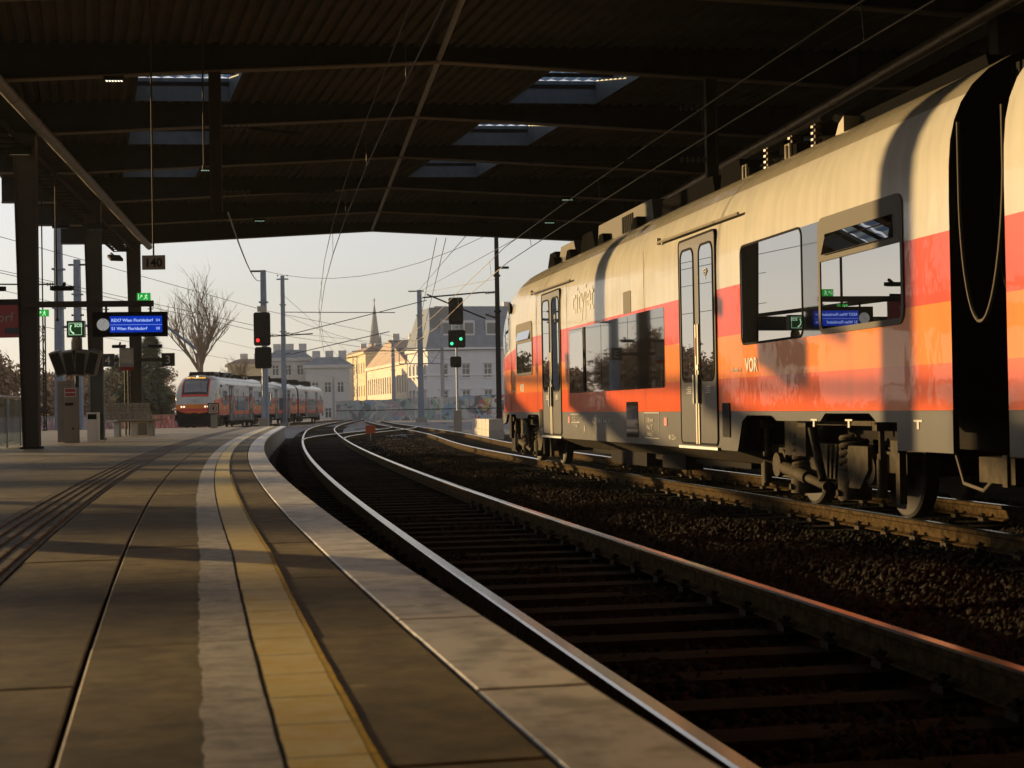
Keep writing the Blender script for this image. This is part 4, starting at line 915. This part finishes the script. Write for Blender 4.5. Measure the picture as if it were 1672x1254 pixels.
b = MB(); b.tube([(4.4, -.7, 3.82), (6.6, -.7, 3.82)], .03, 8); b.tube([(4.3, -.85, 3.58), (4.9, -.85, 3.66), (5.3, -.85, 3.62), (6.7, -.85, 3.66)], .07, 10); b.tube([(4.3, -1.0, 3.56), (4.25, -.9, 3.78), (4.8, -1.0, 3.9)], .05, 8); b.box(5.6, 6.3, -1.3, -.95, 3.5, 3.8); b.box(4.8, 5.1, -.72, -.56, 3.50, 3.64); b.box(6.3, 6.5, -.72, -.54, 3.46, 3.62); b.build('busbar', 'roof_dark', tr)
b = MB()
for u in (4.95, 6.4): b = MB(); b.tube([(u, -.54, 3.48), (u, -.54, 3.66), (u + .12, -.54, 3.66), (u + .12, -.54, 3.48)], .016, 6); b.build('bracket_loop', 'strip_cream', tr)
# ------------------------------------------------------------------ the far train: same class, three cars
ft = copy_tree(tr); ft.location = (-19.4, 129.4, 0); ft.rotation_euler = (0, 0, -math.pi / 2)
tag(ft, 'white and red commuter train with lit headlamps arriving beyond the platform', 'train')
def car_at(x1, L): second_car(ft, x1, L)
car_at(-20.75, 19.5); gangway(ft, -20.74, -19.88)
for x in (-6, -16, -24, -33):
    b = MB(); b.prism([(x - 2.2, 3.5), (x + 2.2, 3.5), (x + 1.4, 4.0), (x - 1.4, 4.0)], -2.2, -.6); b.build('roof_unit', 'roof_dark', ft)
# ------------------------------------------------------------------ masts and overhead line
def mast(lab, x, y, z0, h, w=.32, m='galv_blue', lattice=False, arms=(), top=None, group='overhead line masts'):
    t = thing('catenary_mast', lab, 'mast', (x, y, z0), 0, group)
    b = MB(); b.box(-w * .9, w * .9, -w * .9, w * .9, -.3, .12); b.build('foundation', 'concrete', t)
    b = MB()
    if lattice:
        for sx_ in (-1, 1):
            for sy in (-1, 1): b.bar((sx_ * w / 2, sy * w / 2, .1), (sx_ * w / 2, sy * w / 2, h), .05, .05)
        z = .2; s = 1
        while z < h - .6:
            for yy in (-w / 2, w / 2): b.bar((-s * w / 2, yy, z), (s * w / 2, yy, z + .5), .025, .025)
            for xx in (-w / 2, w / 2): b.bar((xx, -s * w / 2, z), (xx, s * w / 2, z + .5), .025, .025)
            z += .5; s = -s
    else:
        b.add([(i * w * k / 2, j * w * k / 2, z) for z, k in ((.1, 1.), (h, .72)) for i, j in ((-1, -1), (1, -1), (1, 1), (-1, 1))], [(0, 1, 2, 3), (4, 5, 6, 7)] + [(k, (k + 1) % 4, 4 + (k + 1) % 4, 4 + k) for k in range(4)])
        b.box(-w * .6, w * .6, -w * .6, w * .6, h * .62, h * .62 + .08); b.box(-w * .6, w * .6, -w * .6, w * .6, h * .8, h * .8 + .08)
    b.build('post', m, t)
    for (za, dx, zc, ins) in arms:
        a = MB(); s = 1 if dx > 0 else -1; e = s * .55 if ins else 0; a.tube([(e, 0, za), (dx, 0, zc)], .035, 7); arm = a.build('cantilever_arm', 'steel_dark', t)
        if ins: a = MB(); insulator(a, (0, 0, za), (e, 0, za + (zc - za) * e / dx), .085, 5); a.build('insulator', 'insul', arm)
    if top:
        for (x0, x1, z) in top: a = MB(); a.box(x0, x1, -.06, .06, z - .05, z + .05); a.build('top_bracket', 'steel_dark', t)
    return t
mast('grey mast with a short bracket at its head behind the red light signal', -14.2, 95, -.2, 9.4, .40, arms=((5.6, 2.8, 5.7, True),), top=((-.75, .12, 9.35),))
mast('slim grey mast with a forked head between the arriving train and the signal', -19.3, 140, 0, 12.6, .42, arms=((7.6, 12.2, 10.3, True), (5.9, 9.0, 7.7, True), (9.5, 9.5, 9.3, False)), top=((-.5, .5, 12.3), (-.45, -.35, 12.6), (.35, .45, 12.6)))
m1 = mast('tall dark grey mast carrying a lattice crossarm in front of the painted fence', -8.27, 150, .2, 11.7, .55, arms=((6.2, -6.2, 6.25, False), (6.2, 13.6, 6.2, False)), top=((-1.0, .4, 11.6),))
b = MB()
for z in (5.0, 3.6):  b.bar((-1.9, -.35, z + 1.4 - .0), (2.0, -.35, z + 1.4), .09, .09)
for i, (x0, x1) in enumerate(((-1.9, -.9), (-.9, -.1), (.1, 1.0), (1.0, 2.0))): b.bar((x0, -.35, 5.0 if i % 2 else 6.4), (x1, -.35, 6.4 if i % 2 else 5.0), .06, .06)
for x in (-1.9, 2.0): b.bar((x, -.35, 5.0), (x, -.35, 6.4), .06, .06)
b.build('lattice_crossarm', 'galv_blue', m1)
mast('pale grey mast standing before the white town house', -8.6, 205, 0, 12.3, .50, 'galv')
mast('brown grey mast in front of the long pale house', -14.9, 208, 0, 9.8, .50, 'galv', arms=((9.6, -2.2, 9.2, False),), top=((-.6, .6, 9.7),))
mast('lattice mast in front of the yellow house', -21.4, 226, 0, 8.6, .55, 'galv', True, top=((-1.2, .6, 8.4),))
mast('distant slim mast before the grey houses', -27.0, 250, 0, 6.2, .40, 'galv')
mast('black steel mast rising behind the nose of the standing train', -.6, 75, -.2, 9.0, .26, 'steel_dark', arms=((6.5, -3.4, 6.3, True), (5.3, -3.2, 6.45, True)), top=((0, .55, 7.6),))
mast('round blue grey mast behind the call post', -20.5, 75, -.2, 9.8, .42, 'galv_blue', arms=((7.2, -3.0, 7.25, True),))
mast('thin blue grey mast with a ringed head right of the call post', -24.9, 95, -.2, 10.2, .46, 'galv_blue', top=((-.5, .5, 9.9), (-.35, .35, 7.0)))
mast('lattice mast with a yellow plate between the first column and the call post', -19.95, 70, -.2, 5.6, .34, 'steel_dark', True)
def boom(lab, pts, r=.05):
    t = thing('catenary_boom', lab, 'boom', pts[0], 0); b = MB(); b.tube([Vector(p) - Vector(pts[0]) for p in pts], r, 8); b.build('tube', 'galv_blue', t)
boom('bent grey tube arm reaching down behind the departure board', [(-20.4, 75, 5.05), (-16.5, 75, 5.2), (-15.75, 75, 5.1), (-14.3, 75, 3.95)], .06)
WG = 'overhead line wires'
def wire(lab, pts, r=.012, m='wire', sag=0.):
    P_ = [Vector(p) for p in pts]; out = []
    for a, c in zip(P_, P_[1:]):
        for i in range(8 if sag else 1): f_ = i / (8 if sag else 1); q = a.lerp(c, f_); q.z -= sag * 4 * f_ * (1 - f_); out.append(q)
    out.append(P_[-1]); o = MB(); o.tube([p - P_[0] for p in out], r, 5); ob = o.build('overhead_wire', m, None, loc=P_[0]); tag(ob, lab, 'wire', WG); return ob
def path(fx, ys, z, o=0.): return [off(fx, y, o, z) for y in ys]
yb = [8, 14, 20, 27, 34, 42, 52, 75, 110, 150, 200, 300]
wire('contact wire over the track of the standing train', path(B_, yb, 4.72), .010, 'wire_light')
wire('upper bearer wire over the track of the standing train', [off(B_, y, -.05, 5.12 + (.18 if y > 60 else 0)) for y in yb], .010, 'wire_light')
wire('contact wire over the empty curving track', path(A_, yb, 5.0), .010)
wire('upper bearer wire over the empty curving track', path(A_, yb, 5.75), .010)
wire('contact wire over the track of the arriving train', path(D_, [60, 100, 150, 200, 300], 5.0), .012)
wire('upper bearer wire over the track of the arriving train', path(D_, [60, 100, 150, 200, 300], 6.2), .012)
for y in (20, 27, 34, 42, 60, 75, 95): wire('short vertical dropper between the wires over the empty track', [off(A_, y, 0, 5.0), off(A_, y, 0, 5.75)], .006)
for y in (17, 23, 30, 38, 46, 60): wire('short vertical dropper between the wires over the standing train', [off(B_, y, 0, 4.72), off(B_, y, -.03, 5.12)], .006)
wire('feeder cable sagging from the hanging post toward the signal mast', [(-4.6, 27, 4.3), (-14.3, 95, 8.7)], .016, 'wire', .5)
wire('wire from the left past the bare tree, higher of the pair', [(-24.0, 60, 9.2), (-14.2, 95, 6.9), (-8.3, 150, 7.2)], .014)
wire('wire from the left past the bare tree, lower of the pair', [(-24.0, 60, 7.6), (-14.2, 95, 5.6), (-5, 150, 5.4)], .014)
wire('wire running from behind the departure board to the signal mast', [(-26, 72, 8.3), (-14.2, 95, 5.9)], .014)
wire('long sagging wire crossing the open sky left of the tall mast', [(-14.3, 95, 9.2), (-1.0, 75, 8.9)], .013, 'wire', 1.1)
wire('wire from the tall mast up to the canopy, left strand', [(-8.3, 150, 11.9), (-1.4, 54, 6.7)], .013)
wire('wire from the tall mast up to the canopy, right strand', [(-8.2, 150, 11.8), (.6, 54, 6.75)], .013)
wire('wire from the black mast to the tall mast', [(-.6, 75, 6.9), (-8.3, 150, 11.6)], .014)
wire('wire between the lattice crossarm and the far yard', [(-8.3, 149.7, 6.5), (-21.4, 226, 8.4)], .016)
wire('wire between the slim mast and the far lattice mast', [(-19.3, 140, 11), (-21.4, 226, 8.2)], .016)
wire('crossing wire between the slim mast and the tall mast', [(-19.3, 140, 9.3), (-8.3, 150, 6.4)], .014, 'wire', .6)
wire('low wire between the slim mast and the brown grey mast', [(-19.3, 140, 7.8), (-14.9, 208, 9.4)], .016)
wire('tension cable hanging steeply from the third roof beam', [(-2.3, 52, 6.4), (-8.2, 140, 6.2)], .014)
wire('second steep tension cable beside the first', [(-2.0, 52, 6.4), (-7.8, 140, 6.1)], .014)

# ------------------------------------------------------------------ fence, wall, houses
fa, fb = Vector((-21.4, 201, -.3)), Vector((3.0, 186, -.3)); fd = (fb - fa); FL = fd.length; fd.normalize()
t = thing('board_fence', 'tall board fence covered in graffiti beyond the tracks', 'fence', fa, math.atan2(fd.y, fd.x))
n = 40
for i in range(n):
    x0, x1 = FL * i / n, FL * (i + 1) / n; b = MB(); h = 2.55 + .45 * (i / n) + random.uniform(-.05, .05); b.box(x0 + .015, x1 - .015, -.04 + random.uniform(-.02, .02), .04, 0, h)
    b.build('board', 'graffiti_fence' if i < n * .68 else 'graffiti_bright', t)
for i in range(0, n + 1, 3): b = MB(); b.box(FL * i / n - .06, FL * i / n + .06, .05, .17, 0, 2.6); b.build('post', 'galv', t)
b = MB(); b.box(0, FL, -.10, -.05, 1.35, 1.43); b.build('handrail', 'steel_dark', t)
t = thing('low_wall', 'low concrete wall with pink graffiti behind the platform', 'wall', (-26.6, 66, -.75), 0)
for i in range(30): b = MB(); b.box(-.15, .15, i * 2.6, i * 2.6 + 2.585, 0, 1.68); b.build('wall_panel', 'graffiti_pink', t)
b = MB(); b.box(-.2, .2, 0, 78, 1.68, 1.76); b.build('coping', 'concrete', t)

def facade(parent, W, z0, z1, wins, m, th=.25):
    """wall in local XZ plane (y=0 outside, inside +y) with real openings; wins: (x0,x1,z0,z1)"""
    xs = sorted({0., W} | {w[0] for w in wins} | {w[1] for w in wins}); zs = sorted({z0, z1} | {w[2] for w in wins} | {w[3] for w in wins}); b = MB()
    for x0, x1 in zip(xs, xs[1:]):
        for a, c in zip(zs, zs[1:]):
            mx, mz = (x0 + x1) / 2, (a + c) / 2
            if any(w[0] < mx < w[1] and w[2] < mz < w[3] for w in wins): continue
            b.add([(x0, 0, a), (x1, 0, a), (x1, 0, c), (x0, 0, c)], [(0, 1, 2, 3)])
    for w in wins:
        for (p, q) in (((w[0], w[2]), (w[1], w[2])), ((w[1], w[2]), (w[1], w[3])), ((w[1], w[3]), (w[0], w[3])), ((w[0], w[3]), (w[0], w[2]))):
            b.add([(p[0], 0, p[1]), (q[0], 0, q[1]), (q[0], th, q[1]), (p[0], th, p[1])], [(0, 1, 2, 3)])
    return b
def xf(b, M): b.v = [tuple(M @ Vector(p)) for p in b.v]; return b
def house(name, lab, cat, loc, rz, W, D, z1, wm, rm, front, side, roof_h, mans=False, trim=True):
    """front along +x (faces -y), left side wall (faces -x); eaves at z1"""
    t = thing(name, lab, cat, loc, rz); I = Matrix.Identity(4); ML = Matrix.Rotation(-math.pi / 2, 4, 'Z') @ Matrix.Translation((-D, 0, 0))
    for M, L_, spec in ((I, W, front), (ML, D, side)):
        wins = []
        if spec:
            nx, ww, floors, m0 = spec; st = (L_ - 2 * m0) / nx
            for (zf, wh) in floors:
                for i in range(nx): c = m0 + st * (i + .5); wins.append((c - ww / 2, c + ww / 2, zf, zf + wh))
        xf(facade(t, L_, -6., z1, wins, wm), M).build('wall', wm, t)
        for w in wins:
            f = MB(); x0, x1, a, c = w
            for q in ((x0, x0 + .09, a, c), (x1 - .09, x1, a, c), (x0, x1, a, a + .09), (x0, x1, c - .09, c), ((x0 + x1) / 2 - .05, (x0 + x1) / 2 + .05, a, c), (x0, x1, a + (c - a) * .66, a + (c - a) * .66 + .08)): f.box(q[0], q[1], .14, .20, q[2], q[3])
            if trim:
                f.box(x0 - .18, x1 + .18, -.16, .02, a - .16, a - .003); f.box(x0 - .22, x1 + .22, -.22, .02, c + .14, c + .30)
                for e in (x0 - .16, x1 + .003): f.box(e, e + .155, -.07, .02, a, c + .14)
            wo = xf(f, M).build('window', 'trim', t); p = MB(); p.add([(x0, .17, a), (x1, .17, a), (x1, .17, c), (x0, .17, c)], [(0, 1, 2, 3)]); xf(p, M).build('pane', 'pane', wo)
        cn = MB(); cn.box(-.3, L_ + .3, -.40, .02, z1 - .45, z1 + .05)
        if trim: cn.box(-.1, L_ + .1, -.18, .01, z1 - 4.4, z1 - 4.15); cn.box(-.1, L_ + .1, -.18, .01, z1 - 8.3, z1 - 8.1)
        xf(cn, M).build('cornice', 'trim' if trim else wm, t)
    b = MB(); b.add([(W, 0, -6), (W, D, -6), (W, D, z1), (W, 0, z1), (0, D, -6), (0, D, z1)], [(0, 1, 2, 3), (4, 1, 2, 5)]); b.build('wall', wm, t)
    b = MB(); i_ = (1.6 if mans else D / 2 - .01)
    jx = i_ if mans else .6
    b.add([(-.3, -.3, z1 + .05), (W + .3, -.3, z1 + .05), (W + .3, D + .3, z1 + .05), (-.3, D + .3, z1 + .05), (jx, i_, z1 + roof_h), (W - jx, i_, z1 + roof_h), (W - jx, D - i_, z1 + roof_h), (jx, D - i_, z1 + roof_h)],
          [(0, 1, 5, 4), (1, 2, 6, 5), (2, 3, 7, 6), (3, 0, 4, 7), (4, 5, 6, 7)]); rf = b.build('roof', rm, t)
    for k in range(3):
        c = MB(); x = W * (.2 + .3 * k); c.box(x - .6, x + .6, D / 2 - .5, D / 2 + .5, z1 + roof_h - 1.0, z1 + roof_h + 1.1); c.build('chimney', 'wall_grey', rf)
    return t, rf
fl = [(-2.2, 2.0), (1.9, 2.1), (6.0, 2.1)]
h1, rf = house('town_house', 'white town house with moulded windows and a slate mansard roof', 'house', (-13.1, 258, 0), .26, 30, 16, 10.7, 'wall_white', 'roof_slate', (8, 1.25, fl, .8), (5, 1.2, fl, .6), 6.6, True)
for i in range(7):
    b = MB(); x = 3.2 + i * 3.6; b.box(x - .9, x + .9, .25, 2.0, 12.6, 15.0); d = b.build('dormer', 'wall_white', rf); b = MB(); b.box(x - .7, x + .7, .23, .245, 12.9, 14.6); b.build('pane', 'pane', d)
b = MB(); b.box(.5, 5.5, .6, 3, 10.9, 17.0); b.build('glass_stairwell', 'pane', h1)
house('row_house', 'long pale house with a low roof and two rows of narrow windows', 'house', (-17.4, 274.5, 0), .22, 10, 50, 9.2, 'wall_pale', 'roof_tile', (2, 1.1, [(-1, 1.9), (4.4, 2.2)], .5), (17, 1.3, [(-1.2, 2.4), (4.0, 3.0)], .6), 4.6, False, False)
house('yellow_house', 'yellow house with a flat parapet at the end of the row', 'house', (-28.9, 327, 0), .22, 10, 36, 12.8, 'wall_cream', 'roof_tile', (3, 1.2, [(-1, 2), (4, 2), (8.4, 2)], .5), (9, 1.2, [(-1, 2.1), (4, 2.1), (8.6, 2.1)], .6), 1.2, True, False)
house('grey_house', 'grey apartment block behind the arriving train', 'house', (-32.7, 262, 0), .03, 7.0, 8, 8.4, 'wall_grey', 'roof_slate', (3, 1.1, [(0, 1.6), (4, 1.7)], .5), None, 1.3, True, False)
house('cream_house', 'cream house with a flat roof above the arriving train', 'house', (-50.2, 292, 0), -.05, 8.5, 12, 9.6, 'wall_cream', 'roof_tile', (3, 1.2, [(2, 1.7), (5.8, 1.8)], .8), (4, 1.2, [(2, 1.7), (6.6, 1.8)], .8), 1.0, True, False)
house('white_block', 'pale apartment block with a stepped roof behind the signal', 'house', (-39.8, 268, 0), .05, 7.0, 9, 9.8, 'wall_grey', 'roof_slate', (3, 1.1, [(3, 1.7), (7, 1.7)], .5), (3, 1.2, [(3, 1.8), (7, 1.8)], .8), 1.4, True, False)
t = thing('church', 'distant grey church tower with a tall pointed spire', 'church', (-49.5, 600, 0), .4)
b = MB(); b.box(-1.9, 1.9, -1.9, 1.9, -6, 25.5); b.build('tower', 'stone_spire', t); b = MB(); b.lathe([(2.1, 25.5), (1.45, 30), (.7, 36), (.1, 40)], (0, 0, 0), n=8); sp_ = b.build('spire', 'stone_spire', t); b = MB(); b.tube([(0, 0, 39.8), (0, 0, 42)], .12, 6); b.bar((-.5, 0, 41.2), (.5, 0, 41.2), .2, .2); b.build('cross', 'steel_dark', sp_)
for s in (-1, 1): b = MB(); b.lathe([(.5, 25.3), (.4, 27), (.05, 29)], (s * 1.6, -1.6, 0), n=6); b.build('pinnacle', 'stone_spire', t)

# ------------------------------------------------------------------ trees
def bare_tree(lab, loc, h, seed, spread=.42, m='bark', upright=True):
    rnd = random.Random(seed); t = thing('bare_tree', lab, 'tree', loc, 0); tk = MB(); cr = MB()
    def grow(p, d, L, r, lev):
        n = 4; pts = [p]; dd = d.copy()
        for i in range(n):
            dd = (dd + Vector((rnd.uniform(-1, 1), rnd.uniform(-1, 1), rnd.uniform(-.15, .4) if upright else rnd.uniform(-.3, .3))) * .11).normalized(); pts.append(pts[-1] + dd * L / n)
        rs = [r * (1 - .42 * i / n) for i in range(n + 1)]; (tk if lev < 2 else cr).tube(pts, rs, 7 if lev < 2 else (5 if lev < 3 else 3), caps=False)
        if lev >= 5: return
        k = (6, 4, 4, 3, 2)[lev]
        for j in range(k):
            f_ = .35 + .65 * (j + rnd.random()) / k if lev else .55 + .45 * (j + .5) / k
            q = pts[min(n, int(f_ * n))]; a = rnd.uniform(0, 6.28); sp = spread * rnd.uniform(.7, 1.4)
            nd = (dd * math.cos(sp) + (Vector((math.cos(a), math.sin(a), .25))).normalized() * math.sin(sp)).normalized(); grow(q, nd, L * rnd.uniform(.55, .78), max(.011, r * (.58 if lev == 0 else .50)), lev + 1)
    grow(Vector((0, 0, 0)), Vector((0, 0, 1)), h * .43, h * .017, 0)
    tk.build('trunk', m, t, smooth=True); cr.build('crown', 'twig', t); return t
bare_tree('tall bare tree with upswept branches behind the arriving train', (-37.3, 200, -.75), 21.5, 3, .43)
bare_tree('short bare pollarded tree right of the tall one', (-33.9, 205, -.75), 10.5, 9, .2)
def conifer(lab, loc, h, w, seed, m='needle'):
    r_ = np.random.default_rng(seed); t = thing('conifer', lab, 'tree', loc, 0, 'dark evergreens behind the platform end'); b = MB(); b.tube([(0, 0, 0), (0, 0, h * .93)], [h * .02, .02], 7); b.build('trunk', 'bark', t)
    n = int(6000 * h / 9); z = h * (1 - r_.random(n) ** .62 * .95); rad_ = (h - z) / h * w * r_.uniform(.45, 1.05, n) * (.75 + .25 * np.sin(z * 3.1 + seed)); a = r_.uniform(0, 6.28, n); b = MB()
    for i in range(n):
        c = Vector((rad_[i] * math.cos(a[i]), rad_[i] * math.sin(a[i]), z[i] - rad_[i] * .25)); d = Vector((math.cos(a[i] + r_.uniform(-.6, .6)), math.sin(a[i] + r_.uniform(-.6, .6)), r_.uniform(-.5, .3))) * r_.uniform(.3, .6); s_ = Vector((-d.y, d.x, r_.uniform(-.2, .2))) * .32
        b.add([c - d * .4 - s_, c - d * .4 + s_, c + d], [(0, 1, 2)])
    b.build('crown', m, t)
for i, (x, y, h, w, lab) in enumerate([(-31.0, 142, 10.0, 3.6, 'pointed dark evergreen rising above the platform number 3'), (-29.4, 128, 6.2, 3.2, 'broad low evergreen behind the benches'), (-33.0, 138, 6.8, 3.6, 'evergreen behind the last column'), (-29.2, 134, 5.2, 2.8, 'small evergreen beside the arriving train'), (-35.2, 140, 6.4, 3.4, 'evergreen behind the notice board'), (-31.5, 120, 5.0, 2.6, 'low evergreen behind the graffiti wall'), (-37.5, 146, 6.0, 3.2, 'evergreen half hidden by the second column')]): conifer(lab, (x, y, -.75), h, w, 40 + i)
def shrub(lab, loc, h, w, seed, m='leaf_brown', n=9000):
    r_ = np.random.default_rng(seed); rnd = random.Random(seed); t = thing('shrub', lab, 'shrub', loc, 0, 'brown winter shrubs at the left'); b = MB()
    for k in range(16):
        a = rnd.uniform(0, 6.28); e = Vector((math.cos(a) * w * rnd.uniform(.2, .8), math.sin(a) * w * rnd.uniform(.2, .8), h * rnd.uniform(.6, 1.))); b.tube([(0, 0, 0), e * .5 + Vector((0, 0, h * .1)), e], [.06, .035, .012], 4)
        for j in range(6): q = e * rnd.uniform(.4, .95); b.tube([q, q + Vector((rnd.uniform(-1, 1), rnd.uniform(-1, 1), rnd.uniform(.2, 1))) * .9], [.02, .006], 3)
    b.build('trunk', 'twig', t); b = MB(); cl = r_.normal(0, 1, (26, 3)) * np.array([w * .5, w * .5, h * .22]) + np.array([0, 0, h * .55])
    for i in range(n):
        c = Vector(cl[i % 26] + r_.normal(0, .42, 3))
        if c.z < .1: continue
        d = Vector(r_.normal(0, 1, 3)) * .10; s_ = Vector(r_.normal(0, 1, 3)) * .08; b.add([c - d - s_, c + d - s_, c + d * .6 + s_], [(0, 1, 2)])
    b.build('crown', m, t)
for i, (x, y, h, w, m, lab) in enumerate([(-29.2, 92, 5.4, 2.6, 'leaf_brown', 'rust brown shrub seen left of the first column'), (-28.6, 104, 4.8, 2.4, 'leaf_brown', 'rust brown shrub behind the call post'), (-32.5, 100, 6.0, 2.8, 'leaf_brown', 'taller brown shrub farther behind the first column'), (-30.5, 112, 4.6, 2.6, 'leaf_olive', 'olive shrub behind the tilted screens'), (-31.5, 118, 4.4, 2.4, 'leaf_olive', 'olive shrub left of the evergreens'), (-34.5, 96, 5.0, 2.8, 'leaf_brown', 'brown shrub at the far left behind the railing'), (-30.0, 170, 5.6, 2.8, 'leaf_olive', 'shrub below the tall bare tree'), (-38.0, 180, 5.2, 3.4, 'leaf_brown', 'brown thicket at the foot of the tall bare tree')]): shrub(lab, (x, y, -.75), h, w, 70 + i, m)
t = thing('shadow_beam_row', 'unseen row of cross beams added at the left to cast shadow bands', 'canopy', (-24, 14, -.2), 0)  # unseen beams added to throw shadow bands across the platform
for (y, d) in ((1.5, .10), (4.2, .16), (7.2, .10), (9.6, .22), (13.0, .45), (18.6, .3), (24, .45), (31, .5), (40, .5)): b = MB(); b.box(-7, 7, y - .06, y + .06, 4.3 - d, 4.3); b.build('cross_beam', 'steel_dark', t)
for x in (-6.5, 6.5): b = MB(); b.box(x - .08, x + .08, 1, 41, 4.3, 4.42); b.build('edge_beam', 'steel_dark', t)
for y in (1.5, 13., 24., 40.): b = MB(); b.box(-.12, .12, y - .1, y + .1, 0, 4.3); b.build('column', 'steel_dark', t)
# ------------------------------------------------------------------ thin winter haze
b = MB(); b.box(-420, 420, -95, 760, -1.8, 46); hz = b.build('haze', 'black'); hz.data.materials.clear()
hm = bpy.data.materials.new('haze'); hm.use_nodes = True; hn = hm.node_tree; hn.nodes.clear(); ho = hn.nodes.new('ShaderNodeOutputMaterial')
pv = hn.nodes.new('ShaderNodeVolumePrincipled'); pv.inputs['Color'].default_value = (.86, .90, .98, 1); pv.inputs['Density'].default_value = .0003; pv.inputs['Anisotropy'].default_value = .0
hn.links.new(pv.outputs[0], ho.inputs['Volume']); hz.data.materials.append(hm); tag(hz, 'thin pale winter haze filling the air', 'haze', kind='stuff')
